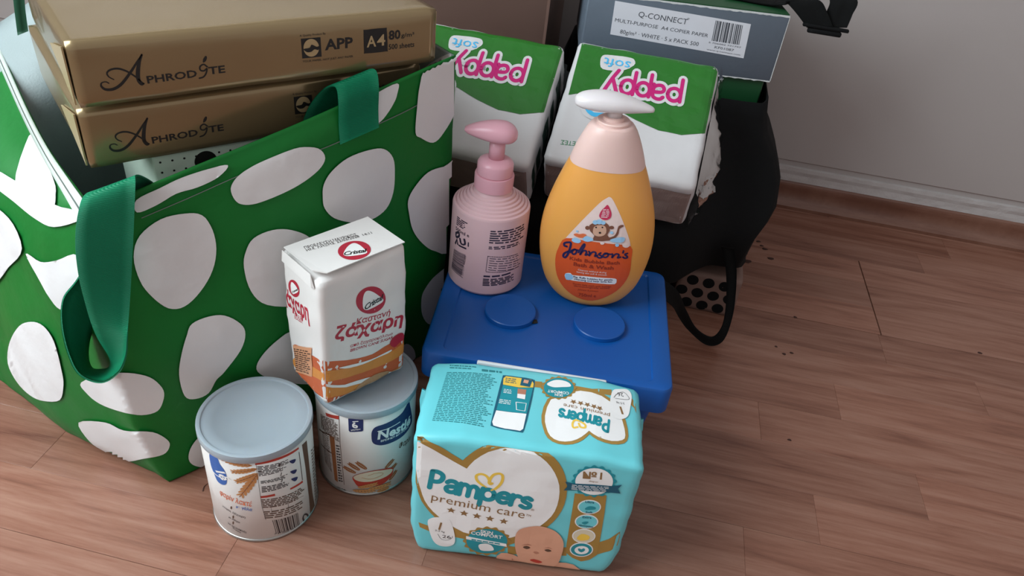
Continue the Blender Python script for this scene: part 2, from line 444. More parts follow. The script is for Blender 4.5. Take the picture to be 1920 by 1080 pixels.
# left wall with the window opening
wv, wf = [], []
def slab(y0, y1, z0, z1):
    k = len(wv)
    for x in (-1.45, -1.55):
        wv.extend([(x, y0, z0), (x, y1, z0), (x, y1, z1), (x, y0, z1)])
    for f in ((0, 1, 2, 3), (7, 6, 5, 4), (0, 4, 5, 1), (1, 5, 6, 2), (2, 6, 7, 3), (3, 7, 4, 0)): wf.append(tuple(i+k for i in f))
slab(-1.2, -.66, 0, 2.5); slab(.66, WALL_Y, 0, 2.5); slab(-.66, .66, 0, .42); slab(-.66, .66, 1.9, 2.5)
obj('wall_left', wv, wf, m_wall, kind='structure')
win = bpy.data.objects.new('window_1', None); COL.objects.link(win); win.location = (-1.5, 0, .42); win['kind'] = 'structure'
m_pvc = M('white_window_frame', 'e8e8e6', .4)
for cy, sy, cz, sz in ((0, 1.32, .03, .06), (0, 1.32, 1.45, .06), (-.63, .06, .74, 1.36), (.63, .06, .74, 1.36), (0, .05, .74, 1.36)):
    bevel_box('window_frame', (.05, sy, sz), m_pvc, win, .004, 1, (0, cy, cz))
glass = M('window_glass', 'ffffff', .02, trans=1., vary=0)
for cy in (-.3125, .3125): bevel_box('pane', (.006, .57, 1.35), glass, win, 0, 1, (0, cy, .74))
# moulded skirting of brown wood and the flaking plaster strip above it
m_skirt = wood('skirting_wood', '8f6958', '70493a', '523226', .3)
pr = [(WALL_Y, 0), (WALL_Y-.016, 0), (WALL_Y-.0165, .006), (WALL_Y-.0145, .0105), (WALL_Y-.011, .013), (WALL_Y-.0085, .018), (WALL_Y-.0075, .036), (WALL_Y-.0085, .042), (WALL_Y-.0075, .047), (WALL_Y-.004, .05), (WALL_Y, .05)]
edge_sharp(prism('baseboard_back', pr, -1.45, 1.7, m_skirt, 'structure', smooth=True), 28)
m_plaster = M('flaking_plaster', 'b9b3b1', .85, vary=.08, vscale=60, bump=.6, bscale=300)
vs = []; nx = 620
for i in range(nx):
    x = -1.45+3.45*i/(nx-1)
    for j, z in enumerate((.05, .056, .063, .070, .077)):
        t = noise.noise(Vector((x*22, z*130, 1)))+.6*noise.noise(Vector((x*60, z*200, 4)))
        step = .0018 if z+.004*noise.noise(Vector((x*9, 2, 7))) > .0655 else 0
        zz = z+(.0022*noise.noise(Vector((x*40, 9, 2))) if j == 4 else 0)
        vs.append((x, WALL_Y-.0045-step+.0009*t, zz))
    vs.append((x, WALL_Y+.001, .078))
obj('trim_1', vs, grid_faces(6, nx), m_plaster, smooth=False, kind='structure')

# ================================================================== green polka-dot shopping bag
V = Vector
cols = {
 'F0': [(-.394, .441, .314), (-.395, .434, .288), (-.392, .428, .2), (-.391, .426, .1), (-.386, .430, .03), (-.380, .436, .0)],
 'Fm': [(-.277, .560, .358), (-.272, .554, .325), (-.268, .547, .2), (-.270, .548, .1), (-.280, .556, .03), (-.288, .560, .0)],
 'F1': [(-.168, .674, .400), (-.170, .682, .365), (-.1765, .716, .2), (-.1785, .722, .1), (-.182, .720, .03), (-.185, .715, .0)],
 'Rm': [(-.245, .757, .395), (-.250, .757, .36), (-.262, .775, .2), (-.268, .780, .1), (-.270, .780, .03), (-.265, .775, .0)],
 'B1': [(-.335, .848, .415), (-.335, .848, .36), (-.340, .848, .2), (-.340, .842, .1), (-.335, .832, .03), (-.330, .822, .0)],
 'Bm': [(-.500, .752, .450), (-.484, .746, .35), (-.478, .742, .2), (-.478, .738, .1), (-.475, .730, .03), (-.470, .722, .0)],
 'B0': [(-.672, .682, .340), (-.600, .538, .282), (-.632, .545, .2), (-.642, .532, .1), (-.642, .520, .03), (-.635, .512, .0)],
 'Lm': [(-.512, .537, .316), (-.480, .474, .292), (-.503, .462, .2), (-.508, .456, .1), (-.506, .457, .03), (-.500, .464, .0)]}
NR = 9; NC = 12
colv = {k: cubic([V(p) for p in v], NR) for k, v in cols.items()}
rows = len(colv['F0']); bag_v = []; per = 0
for r in range(rows):
    ring = []
    for seq in (('F0', 'Fm', 'F1'), ('F1', 'Rm', 'B1'), ('B1', 'Bm', 'B0'), ('B0', 'Lm', 'F0')):
        ring += cubic([colv[k][r] for k in seq], NC)[:-1]
    per = len(ring)
    cen = sum(ring, V((0, 0, 0)))/per
    for i, p in enumerate(ring):
        out = V((p.x-cen.x, p.y-cen.y, 0)).normalized()
        amp = .0050 if not (NC*1.3 < i < NC*2.8) else .0015
        amp *= min(1, (r+1)/8)
        q = p*9
        wr = noise.noise(q)+.6*noise.noise(V((p.x*26+p.z*14, p.y*26, p.z*17)))+.35*abs(noise.noise(V((p.x*50, p.y*50, p.z*24+3))))
        pp = p+out*(wr*amp)
        pp.z = max(pp.z, .0012) if r < rows-1 else .0012
        bag_v.append(pp)
bag_f = grid_faces(per, rows, True)
bag_f.append(tuple(range((rows-1)*per, rows*per)))
bag_f = [tuple(reversed(f)) for f in bag_f]
m_green = M('green_woven_plastic', '0c6a26', .5, vary=.10, vscale=14, bump=.7, bscale=55, spec=.25)
m_white = M('white_print_woven', 'dedbdb', .45, vary=.03, vscale=20, bump=.7, bscale=55)
m_lining = M('grey_lining', '8f9a9a', .55, vary=.06, vscale=25, bump=.3, bscale=500)
bag = thing('shopping_bag', 'large green shopping bag with white spots holding gold paper reams', 'bag', Matrix.Translation((-.42, .6, 0)))
bo = V((-.42, .6, 0))
bl = [p-bo for p in bag_v]
body = obj('bag_body', bl, bag_f, m_green, bag, True, mats=[m_green, m_lining])
so = body.modifiers.new('thickness', 'SOLIDIFY'); so.thickness = .0016; so.offset = -1; so.material_offset = 1; so.material_offset_rim = 0
bag_bvh = BVHTree.FromPolygons(bag_v, bag_f)
def on_bag(px, py, off=.0006):
    d = px_ray(px, py).normalized(); h, n, _, _ = bag_bvh.ray_cast(EYE, d)
    if h is None: return None
    if n.dot(d) > 0: n = -n
    return h+n*off
def bag_print(name, pts, mat, smooth=4, step=5, off=.0018, cyc=True):
    sh = poly(pts, smooth) if cyc else None
    # outline + interior grid -> constrained triangulation, every point dropped on the cloth
    P = [V(p) for p in pts]; n = len(P); out = []
    for i in range(n):
        a, b, c, d = P[i-1], P[i], P[(i+1) % n], P[(i+2) % n]
        for k in range(smooth):
            t = k/smooth; out.append(.5*((2*b)+(c-a)*t+(2*a-5*b+4*c-d)*t*t+(3*b-a-3*c+d)*t*t*t))
    def inside(x, y):
        r = False; j = len(out)-1
        for i in range(len(out)):
            if (out[i].y > y) != (out[j].y > y) and x < (out[j].x-out[i].x)*(y-out[i].y)/(out[j].y-out[i].y)+out[i].x: r = not r
            j = i
        return r
    m = len(out); pts2 = list(out); xs = [p.x for p in out]; ys = [p.y for p in out]
    y = min(ys)+step/2
    while y < max(ys):
        x = min(xs)+step/2
        while x < max(xs):
            if inside(x, y): pts2.append(V((x, y)))
            x += step
        y += step
    vv, _, ff, _, _, _ = delaunay_2d_cdt(pts2, [(i, (i+1) % m) for i in range(m)], [], 1, .01)
    w = [on_bag(p.x, p.y, off) for p in vv]
    fs = [tuple(f) for f in ff if all(w[i] is not None for i in f) and max((w[f[a]]-w[f[a-1]]).length for a in range(3)) < .035]
    w = [(p-bo if p is not None else V((0, 0, .1))) for p in w]
    used = sorted({i for f in fs for i in f}); mp = {k: i for i, k in enumerate(used)}
    if fs: return obj(name, [w[i] for i in used], [tuple(mp[i] for i in f) for f in fs], mat, body, True)
dots = [
 [(250, 480), (262, 440), (300, 410), (345, 399), (378, 402), (398, 430), (405, 465), (398, 505), (375, 545), (345, 573), (315, 576), (285, 555), (262, 525)],
 [(255, 374), (300, 351), (340, 332), (390, 316), (427, 309), (410, 330), (370, 350), (330, 362), (290, 385), (256, 397)],
 [(440, 374), (432, 352), (445, 330), (475, 310), (520, 290), (560, 276), (595, 277), (608, 295), (595, 318), (560, 345), (520, 365), (480, 380), (455, 382)],
 [(603, 370), (605, 345), (620, 320), (650, 295), (690, 280), (718, 278), (735, 295), (738, 325), (735, 360), (722, 390), (695, 410), (660, 416), (625, 408), (607, 390)],
 [(765, 400), (763, 375), (775, 350), (800, 322), (830, 311), (860, 308), (862, 470), (815, 470), (790, 455), (772, 430)],
 [(798, 127), (855, 98), (860, 143), (855, 200), (830, 247), (810, 266), (787, 257), (777, 247), (780, 200), (785, 160)],
 [(684, 196), (700, 177), (743, 155), (743, 175), (735, 195), (718, 220), (700, 236), (688, 242), (685, 220)],
 [(335, 700), (340, 660), (350, 625), (360, 605), (390, 592), (420, 590), (450, 605), (459, 625), (450, 655), (420, 695), (405, 710), (390, 735), (365, 746), (345, 740)],
 [(457, 500), (460, 470), (475, 445), (510, 430), (545, 430), (580, 445), (595, 480), (595, 560), (560, 572), (500, 570), (470, 545)],
 [(480, 690), (490, 665), (520, 635), (550, 620), (600, 640), (610, 690), (600, 715), (550, 717), (500, 706)],
 [(788, 560), (795, 540), (815, 515), (845, 500), (850, 560), (830, 590), (805, 607), (790, 590)],
 [(745, 660), (760, 643), (775, 655), (777, 680), (765, 700), (748, 690)],
 [(352, 855), (358, 835), (375, 815), (400, 805), (425, 820), (425, 860), (400, 874), (375, 874), (358, 868)],
 [(155, 715), (200, 700), (240, 697), (280, 705), (303, 725), (306, 745), (295, 768), (265, 776), (230, 770), (190, 755), (165, 735)],
 [(150, 790), (200, 790), (235, 805), (285, 808), (312, 822), (317, 835), (305, 850), (270, 858), (235, 862), (200, 845), (170, 825)],
 [(18, 680), (22, 640), (40, 610), (62, 602), (85, 610), (105, 640), (118, 690), (122, 720), (115, 748), (85, 750), (60, 740), (35, 715)],
 [(52, 475), (80, 490), (110, 487), (150, 478), (165, 540), (140, 575), (115, 578), (95, 555), (78, 525)],
 [(-10, 318), (30, 338), (60, 358), (105, 384), (155, 398), (155, 412), (105, 425), (70, 410), (30, 378), (-10, 345)],
 [(32, 347), (56, 258), (70, 275), (90, 310), (105, 345), (108, 365), (103, 388), (70, 374)],
 [(-20, 395), (20, 408), (45, 465), (20, 500), (-20, 540)]]
for d in dots: bag_print('white_spot', d, m_white)
m_thread = M('grey_thread', '6f7470', .8)
def bag_line(pts, wpx, mat, name='seam_stitching', off=.0011):
    P = cubic([V(p) for p in pts], 6); vs = []; fs = []
    for i, p in enumerate(P):
        t = (P[min(i+1, len(P)-1)]-P[max(i-1, 0)]).normalized(); n = V((-t.y, t.x))*wpx/2
        a, b = on_bag(p.x+n.x, p.y+n.y, off), on_bag(p.x-n.x, p.y-n.y, off)
        if a is None or b is None: continue
        vs += [a-bo, b-bo]
        if len(vs) > 2: k = len(vs); fs.append((k-4, k-3, k-1, k-2))
    return obj(name, vs, fs, mat, bag)
bag_line([(265, 408), (350, 372), (477, 317), (593, 282), (690, 240), (780, 197), (846, 153)], 1.6, m_thread)
# hem tape and stitching along the folded left rim
def rimpt(seq, t):
    c = cubic([colv[k][0] for k in seq], 20); return c[int(round(t*(len(c)-1)))]
st = []
for t in (0.05, .2, .4, .6, .8, 1.):
    p = rimpt(('F0', 'Lm', 'B0'), t); q = cubic([colv[k][4] for k in ('F0', 'Lm', 'B0')], 20)[int(round(t*40))]
    d = (q-p).normalized(); nrm = V((-.5, -.55, .6)).normalized()
    st.append((p+d*.009+nrm*.0015-bo, d*.0095))
ribbon('hem', st, M('hem_tape', 'c9d3cb', .6), bag, .001, 5, 2)
st2 = [(c+V((-.5, -.55, .6)).normalized()*.0013, w.normalized()*.0006) for c, w in st]
ribbon('seam_stitching', st2, m_thread, bag, .0006, 5, 1)
m_strap = weave('green_webbing', '07734f', .5, 380, 'Z', .6)
# short visible end of the strap, sewn on the outside near the right corner
rd = (V(cols['F1'][0])-V(cols['F0'][0])).normalized(); on = V((.722, -.691, 0))
rp_ = on_bag(652, 214, 0) or V((-.24, .6, .372)); rp_ = rimpt(('F0', 'Fm', 'F1'), .665)
hw = rd*.0195
st = [(rp_-on*.030-rd*.030-V((0, 0, .045)), hw), (rp_-on*.022-rd*.018+V((0, 0, -.006)), hw), (rp_-on*.012-rd*.006+V((0, 0, .013)), hw), (rp_+on*.001+V((0, 0, .019)), hw), (rp_+on*.0075+V((0, 0, .008)), hw), (rp_+on*.0065-V((0, 0, .015)), hw), (rp_+on*.0075-V((0, 0, .032)), hw)]
ribbon('strap_end', [(c-bo, w) for c, w in st], m_strap, bag, .0016, 6, 4)
# long strap drooping over the front left corner
PN = V((.66, -.75, 0)).normalized(); PF = V(cols['F0'][0])
def ps(L_, R_, dl, dr=None):
    dr = dl if dr is None else dr
    a = on_plane(L_[0], L_[1], PF+PN*dl, PN); b = on_plane(R_[0], R_[1], PF+PN*dr, PN); return ((a+b)/2-bo, (b-a)/2)
st = [ps((222, 392), (322, 376), -.035), ps((185, 366), (290, 345), -.016), ps((163, 364), (258, 329), .004), ps((148, 392), (254, 350), .016), ps((141, 450), (250, 440), .021), ps((147, 515), (245, 535), .025), ps((163, 580), (241, 600), .028, .034),
      ps((181, 628), (239, 630), .026, .042), ps((206, 670), (236, 668), .016, .046), ps((205, 688), (222, 698), .006, .044), ps((190, 693), (190, 717), -.002, .036), ps((172, 690), (150, 703), -.008, .026), ps((165, 668), (129, 666), -.012, .016), ps((168, 636), (116, 612), -.012, .008), ps((182, 598), (118, 562), -.011, .003), ps((202, 558), (142, 528), -.009, .0), ps((217, 505), (168, 488), -.006, .0)]
ribbon('strap', st, m_strap, bag, .0016, 7, 5)

bk = V((.723, -.69, 0))
def pb(a, b, c0): A = on_plane(a[0], a[1], c0, bk); B = on_plane(b[0], b[1], c0, bk); return ((A+B)/2-bo, (B-A)/2)
q0 = V((-.600, .640, .33)) + bk*.004
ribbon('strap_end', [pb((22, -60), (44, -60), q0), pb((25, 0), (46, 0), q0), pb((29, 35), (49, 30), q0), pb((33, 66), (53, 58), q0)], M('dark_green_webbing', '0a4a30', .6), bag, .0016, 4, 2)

# ================================================================== gold paper reams in the bag
m_gold = M('gold_wrapper', '98825f', .24, metal=.55, vary=.06, vscale=8, bump=.10, bscale=25, coat=.25)
m_ink = M('black_ink', '14110f', .5)
m_fold = M('gold_wrapper_fold', 'b8a27a', .3, metal=.3, vary=.05)
rang = math.degrees(math.atan2(.219, .209))
RW, RD, RH = .297, .21, .049
def ream_frame(cx, cy, z, rz):   # front-left bottom corner -> centre frame
    m = Matrix.Rotation(R(rz), 4, 'Z'); c = m @ V((RW/2, RD/2, 0)); return Matrix.Translation((cx+c.x, cy+c.y, z)) @ m
ream = thing('paper_ream', 'gold wrapped ream of printer paper lying on top of another ream', 'paper ream', ream_frame(-.391, .452, .3835+.0095, rang), 'gold reams in the bag')
rv, rf = soft_box(RW, RD, RH, (40, 26, 8), .0022, wrinkle=.0006, wscale=18, seed=2, bulge=(0, .001, .0012))
wr_ = obj('wrapper', rv, rf, m_gold, ream, True)
# folded wrapper ends on the left side
for s in (-1, 1):
    x = s*(RW/2+.0008)
    tri = [(x, -RD/2+.004, .002), (x, -RD/2+.004, RH-.004), (x, -RD/2+.075, RH*.5)]
    tri2 = [(p[0]+s*.0012, p[1], p[2]) for p in tri]
    obj('end_fold', tri+tri2, [(0, 1, 2), (3, 5, 4), (0, 3, 4, 1), (1, 4, 5, 2), (2, 5, 3, 0)], m_fold, ream)
f = Face(ream, rv, rf, (0, -RD/2, 0), (1, 0, 0), (0, 0, 1)); f.part = wr_
k1 = Z(0, 0, 3)
a = pstroke(f, k1([(797, 308), (770, 350), (735, 405), (685, 470), (640, 500), (595, 503), (570, 485), (572, 466), (595, 460), (612, 468)]), 5, 6, True, lambda t: .45+.75*math.sin(math.pi*min(1, t*1.25)))
a = a+pstroke(f, k1([(797, 308), (783, 350), (776, 400), (778, 445), (795, 472), (808, 470)]), 7, 6, True, lambda t: .55+.6*math.sin(math.pi*t))
a = a+pstroke(f, k1([(640, 447), (612, 432), (602, 410), (622, 392), (665, 386), (715, 402), (760, 430), (790, 455), (805, 468)]), 4, 6, True, lambda t: .5+.5*math.sin(math.pi*t))
decal('lettering', a, f, m_ink, 1)
decal('lettering', ptext(f, 'PHROD', k1([(830, 469)])[0], k1([(1110, 431)])[0], 14, .022), f, m_ink, 1); decal('lettering', ptext(f, 'TE', k1([(1175, 418)])[0], k1([(1268, 407)])[0], 14, .022), f, m_ink, 1)
b = pstroke(f, k1([(1165, 375), (1145, 362), (1125, 375), (1128, 395), (1148, 398), (1163, 385), (1160, 410), (1145, 432), (1122, 440)]), 3)
b = b+ppoly(f, k1([(1142, 352), (1143, 332), (1156, 314), (1164, 322), (1158, 342)]), 4)
decal('lettering', b, f, m_ink, 1)
k2 = Z(440, 0, 3)
decal('logo', ppoly(f, k2([(372, 218), (482, 209), (489, 318), (380, 329)])), f, m_ink, 1)
decal('logo', poly([f.at(*p) for p in k2(ell(430, 268, 44, 50))]), f, m_fold, 2)
decal('logo', ppoly(f, k2([(386, 275), (420, 268), (432, 250), (460, 262), (474, 258), (470, 280), (448, 276), (430, 290), (405, 292)]), 3), f, m_ink, 3)
for wd_, A_, B_, hh, bo_ in (('APP', (508, 281), (665, 265), 20, .03), ('80', (866, 223), (932, 216), 17, .03), ('g/m²', (936, 210), (1010, 203), 8, .01), ('500 sheets', (866, 279), (1010, 262), 10, .015)):
    decal('lettering', ptext(f, wd_, k2([A_])[0], k2([B_])[0], hh, bo_), f, m_ink, 1)
for wd_, A_, B_ in (('A Quality Product By', (366, 207), (512, 193)), ('YOUR PAPER, NOT JUST ANY PAPER', (382, 352), (666, 322))):
    decal('fine_print', ptext(f, wd_, k2([A_])[0], k2([B_])[0], 4), f, m_ink, 1)['kind'] = 'stuff'
decal('logo', ppoly(f, k2([(735, 168), (845, 157), (855, 168), (860, 278), (850, 289), (738, 300), (728, 290), (725, 180)]), 3), f, m_ink, 1)
decal('lettering', ptext(f, 'A', k2([(742, 265)])[0], k2([(795, 259)])[0], 21, .02), f, m_fold, 2)
decal('lettering', ptext(f, '4', k2([(800, 258)])[0], k2([(846, 252)])[0], 21, .02), f, m_fold, 2)
low = dup(ream, ream_frame(-.407, .466, .334, rang+.8), 'gold wrapped ream of printer paper lying beneath another ream')

# pale green dotted carton carrying the reams inside the bag
CW, CD_, CH = .235, .17, .3335
mc = Matrix.Rotation(R(rang), 4, 'Z'); cc = mc @ V((.045+CW/2, .004+CD_/2, 0))
carton = thing('gift_carton', 'pale green carton printed with black dots under the gold reams', 'carton', Matrix.Translation((-.407+cc.x, .468+cc.y, .0035)) @ mc)
m_pale = M('pale_green_card', 'b9c9b8', .6, vary=.04)
cb_ = bevel_box('carton_body', (CW, CD_, CH-.004), m_pale, carton, .002, 2, (0, 0, CH/2-.002))
s = Sh()
cf = Face(carton, None, None, (0, -CD_/2, 0), (1, 0, 0), (0, 0, 1)); cf.part = cb_
for r in range(4):
    for i in range(24):
        s = s+Sh(ell(-CW/2+.006+i*.0097, CH-.010-r*.0095, .0010, n=8), [tuple(range(8))])
fp_ = decal('dot_print', s, cf, m_ink, 1); fp_['kind'] = 'stuff'
for x in (-.075, .0, .075): decal('large_dot', poly(ell(x, CH-.016, .0095)), cf, m_ink, 2)

# ================================================================== cereal cans
m_tin = M('white_printed_tin', 'dcd6d2', .38, vary=.03, bump=.05, bscale=600)
m_lid = M('milky_blue_lid', 'a0abb4', .32, vary=.03, sub=.15)
m_steel = M('steel_rim', 'a9a6a2', .3, metal=.9)
m_navy = M('navy_ink', '1d2f63', .45); m_blue = M('logo_blue', '2b61ad', .45)
m_red = M('red_ink', 'b8392c', .5); m_oran = M('orange_ink', 'dd6b3a', .5); m_brown = M('brown_ink', '5d4233', .5)
m_dark = M('dark_ink', '3b3233', .5); m_paper = M('white_ink', 'efeeec', .45); m_wheat = M('wheat_ink', 'c68a55', .5); m_wheat2 = M('dark_wheat_ink', '9a5f35', .5)
m_cream = M('cream_ink', 'd8ccb4', .5)
def fp(name, sh, s, mat, layer=1, cut=0.):
    o = decal(name, sh, s, mat, layer, cut)
    if o: o['kind'] = 'stuff'
    return o
CR, CHT = .0497, .121
def can(x, y, label):
    t = thing('cereal_can', label, 'can', frame(x, y, .0003), 'cereal cans')
    lathe('rim', [(.046, 0), (CR+.0008, 0), (CR+.0012, .0012), (CR+.0006, .0026), (CR, .003)], m_steel, t)
    lathe('tin_body', [(CR-.001, .0026), (CR, .0032), (CR, .1145), (CR-.001, .115)], m_tin, t)
    edge_sharp(lathe('lid', [(CR+.0004, .1125), (CR+.0012, .1125), (CR+.0015, .1132), (CR+.0015, .1185), (CR+.0012, .1205), (CR-.0005, .121), (CR-.0022, .1205), (CR-.003, .1192), (.036, .1186), (.035, .1178), (.001, .1178)], m_lid, t, 72), 40)
    return t
def ear(p, q, w):   # an ear of wheat between two points
    P, Q = V(p), V(q); d = (Q-P); L_ = d.length; e = d.normalized(); n = V((-e.y, e.x)); s = Sh(); k = 7
    for i in range(k):
        c = P+d*((i+.3)/k)
        wf = .45+.55*math.sin(math.pi*(i+.9)/(k+1))
        for sg in (-1, 1):
            cx = c+n*(sg*w*.33*wf); ax = (e+n*sg*.55).normalized(); bx = V((-ax.y, ax.x))
            s = s+poly([tuple(cx+ax*(L_/k*.85*math.cos(t))+bx*(w*.26*wf*math.sin(t))) for t in [2*math.pi*j/10 for j in range(10)]])
    return s
can1 = can(-.279, .443, 'white cereal can with its printed text and barcode showing beside the green bag')
c = Cyl(can1, CR); c.part = next(o for o in can1.children if o.name.startswith('tin_body')); kc = Z(380, 820, 5.4)
def K(x, y): return (380+x/5.4, 820+y/5.4)
CUT = .006
decal('logo_badge', ppoly(c, kc([(68, 175), (95, 170), (150, 210), (175, 270), (225, 340), (245, 410), (240, 470), (200, 478), (150, 440), (115, 360), (85, 280)]), 4), c, m_blue, 1, CUT)
decal('lettering', ptext(c, 'lé', K(130, 330), K(205, 440), 13, .02, .2), c, m_paper, 2, CUT)
fp('fine_print', pstroke(c, kc([(112, 350), (150, 385), (205, 415)]), 1.2), c, m_paper, 2, CUT)
for p, q, w in (((480, 285), (190, 215), 52), ((535, 320), (285, 345), 52), ((545, 370), (330, 450), 62), ((545, 385), (375, 600), 72)):
    a_, b_ = c.at(*K(*p)), c.at(*K(*q)); ww = w/5.4*.00047
    decal('wheat_print', ear(a_, b_, ww), c, m_wheat, 1, CUT)
    fp('wheat_print', stroke([a_, b_], ww*.12, 0), c, m_wheat2, 2, CUT)
decal('lettering', ptext(c, 'φαρίν λακτέ', K(175, 570), K(495, 700), 9, .01), c, m_oran, 1, CUT)
decal('lettering', ptext(c, 'με γάλα', K(340, 708), K(500, 745), 5, .02), c, m_blue, 1, CUT)
for i, (p, q, hh) in enumerate((((200, 695), (430, 820), 3), ((265, 810), (375, 870), 3), ((255, 870), (440, 970), 3), ((300, 915), (385, 970), 2.5))):
    decal('lettering', ptext(c, ('χωρίς ζάχαρη', 'με σίδηρο', 'για την ανάπτυξη', 'του μωρού')[i], K(*p), K(*q), hh, .01), c, m_dark, 1, CUT)
for cx, cy in ((290, 712), (310, 805), (310, 865)): fp('icon', ppoly(c, ell(*K(cx, cy), 1.6, 3, n=10)), c, m_brown, 1)
panel = [(540, 275), (965, 125), (1075, 730), (640, 835)]
fp('panel_line', pstroke(c, kc([(540, 275), (560, 420), (600, 700), (640, 835)]), .8, 0)+pstroke(c, kc([(975, 150), (1010, 430)]), .8, 0)+pstroke(c, kc([(600, 715), (820, 660), (1020, 590)]), .6, 0)+pstroke(c, kc([(690, 695), (705, 790)]), .5, 0)+pstroke(c, kc([(860, 645), (875, 745)]), .5, 0), c, m_dark, 1, CUT)
decal('red_bar', ppoly(c, kc([(530, 255), (600, 245), (760, 205), (970, 98), (972, 118), (765, 228), (600, 270), (532, 280)])), c, m_red, 1, CUT)
decal('red_bar', ppoly(c, kc([(585, 595), (730, 570), (735, 590), (588, 615)])), c, m_red, 1, CUT)
decal('red_bar', ppoly(c, kc([(885, 515), (1010, 437), (1015, 455), (888, 530)])), c, m_red, 1, CUT)
for i, q in enumerate(([(550, 290), (870, 215), (885, 250), (560, 350)], [(560, 345), (860, 275), (870, 310), (570, 395)], [(585, 440), (860, 365), (865, 400), (590, 470)], [(595, 495), (880, 425), (880, 480), (600, 560)])):
    fp('fine_print', fine(c, kc(q), 4, i, .6, 7), c, m_dark, 1, CUT)
fp('fine_print', fine(c, kc([(590, 625), (1025, 480), (1040, 575), (610, 715)]), 6, 9, .6, 10), c, m_brown, 1, CUT)
fp('fine_print', fine(c, kc([(615, 745), (1030, 615), (1040, 690), (630, 825)]), 4, 10, .5, 7), c, m_brown, 1, CUT)
for i, (x_, y_) in enumerate(((775, 290), (790, 385), (797, 450))): decal('numeral', ptext(c, str(i+1), K(x_-8, y_), K(x_+8, y_-4), 5, .03), c, m_dark, 2)
for x_, y_ in ((910, 245), (920, 350), (930, 425)): decal('bowl_icon', ppoly(c, kc([(x_-35, y_-5), (x_+28, y_-28), (x_+20, y_+5), (x_-5, y_+18)]), 3), c, m_navy, 2)
decal('barcode', barcode(c, kc([(705, 840), (965, 760), (985, 880), (745, 975)])), c, m_dark, 1, CUT)
fp('fine_print', ptext(c, '7 613035 961692', K(725, 985), K(990, 895), 3), c, m_dark, 1, CUT)
decal('brown_stripe', ppoly(c, kc([(1005, 75), (1052, 30), (1080, 300), (1110, 560), (1140, 740), (1130, 825), (1095, 840), (1075, 600), (1040, 300)])), c, m_brown, 1, CUT)
decal('recycling_mark', pstroke(c, ell(*K(1043, 815), 5, 7, n=14), 1.5), c, m_dark, 1)
fp('fine_print', fine(c, kc([(1095, 120), (1165, 60), (1215, 640), (1150, 760)]), 22, 4, .4, 2), c, m_brown, 1, CUT)

can2 = can(-.202, .522, 'white cereal can with blue oval logo and a bowl picture under the sugar packet')
c = Cyl(can2, CR); c.part = next(o for o in can2.children if o.name.startswith('tin_body')); kc = Z(590, 740, 5.4)
def K(x, y): return (590+x/5.4, 740+y/5.4)
decal('age_badge', ppoly(c, kc([(340, 240), (480, 243), (492, 255), (492, 360), (480, 370), (355, 376), (345, 360)])), c, m_navy, 1, CUT)
decal('lettering', ptext(c, '6', K(388, 337), K(445, 331), 10.5, .04), c, m_paper, 2)
fp('lettering', pstroke(c, kc([(388, 272), (438, 268)]), 2.2, 0)+ptext(c, 'μηνών', K(370, 361), K(468, 352), 2.6, .03), c, m_paper, 2)
decal('logo_badge', ppoly(c, kc([(575, 430), (580, 370), (620, 325), (720, 290), (850, 215), (900, 160), (950, 70), (965, 110), (985, 250), (960, 330), (900, 410), (800, 475), (690, 510), (620, 505), (585, 480)]), 4), c, m_navy, 1, CUT)
decal('lettering', ptext(c, 'Nestlé', K(635, 450), K(965, 285), 15, .035), c, m_paper, 2, CUT)
fp('lettering', pstroke(c, kc([(640, 370), (720, 350), (860, 275)]), 2, 0), c, m_paper, 2, CUT)
fp('lettering', ptext(c, 'ΒΡΕΦΙΚΗ ΔΙΑΤΡΟΦΗ', K(668, 478), K(945, 330), 3.2, .02), c, m_paper, 2, CUT)
decal('lettering', ptext(c, 'Φαρίν', K(848, 548), K(968, 455), 8, .01), c, m_brown, 1, CUT)
for p, q, w in (((410, 790), (290, 725), 40), ((450, 760), (340, 690), 40), ((520, 750), (420, 680), 38), ((720, 740), (800, 650), 38), ((740, 790), (830, 690), 38), ((760, 860), (830, 760), 38)):
    decal('wheat_print', ear(c.at(*K(*p)), c.at(*K(*q)), w/5.4*.0006), c, m_wheat2, 1, CUT)
decal('bowl_print', ppoly(c, kc([(385, 835), (450, 800), (600, 765), (780, 735), (788, 790), (750, 850), (690, 900), (600, 925), (500, 935), (440, 925), (405, 885)]), 3), c, m_red, 2, CUT)
decal('bowl_print', ppoly(c, kc([(395, 830), (460, 800), (600, 770), (770, 748), (780, 775), (730, 820), (620, 865), (500, 880), (420, 862)]), 4), c, m_cream, 3, CUT)
fp('bowl_print', pstroke(c, kc([(480, 835), (560, 850), (660, 820), (690, 790), (620, 790), (540, 815)]), .9), c, m_wheat, 4, CUT)
for p, q, w in (((450, 935), (640, 890), 40), ((400, 965), (620, 960), 40), ((560, 950), (770, 890), 44), ((640, 975), (750, 935), 36)):
    decal('wheat_print', ear(c.at(*K(*p)), c.at(*K(*q)), w/5.4*.0006), c, m_wheat, 4, CUT)
fp('panel_line', pstroke(c, kc([(245, 210), (258, 490), (300, 910)]), .8, 0)+pstroke(c, kc([(50, 350), (155, 405)]), .7, 0)+pstroke(c, kc([(70, 500), (190, 600)]), .7, 0), c, m_brown, 1, CUT)
decal('brown_bar', ppoly(c, kc([(110, 180), (243, 213), (245, 250), (120, 215)])), c, m_red, 1, CUT)
decal('brown_bar', ppoly(c, kc([(150, 410), (200, 430), (235, 885), (205, 860)])), c, m_wheat2, 1, CUT)
fp('fine_print', fine(c, kc([(60, 190), (235, 255), (250, 480), (70, 330)]), 15, 3, .55, 6), c, m_brown, 1, CUT)
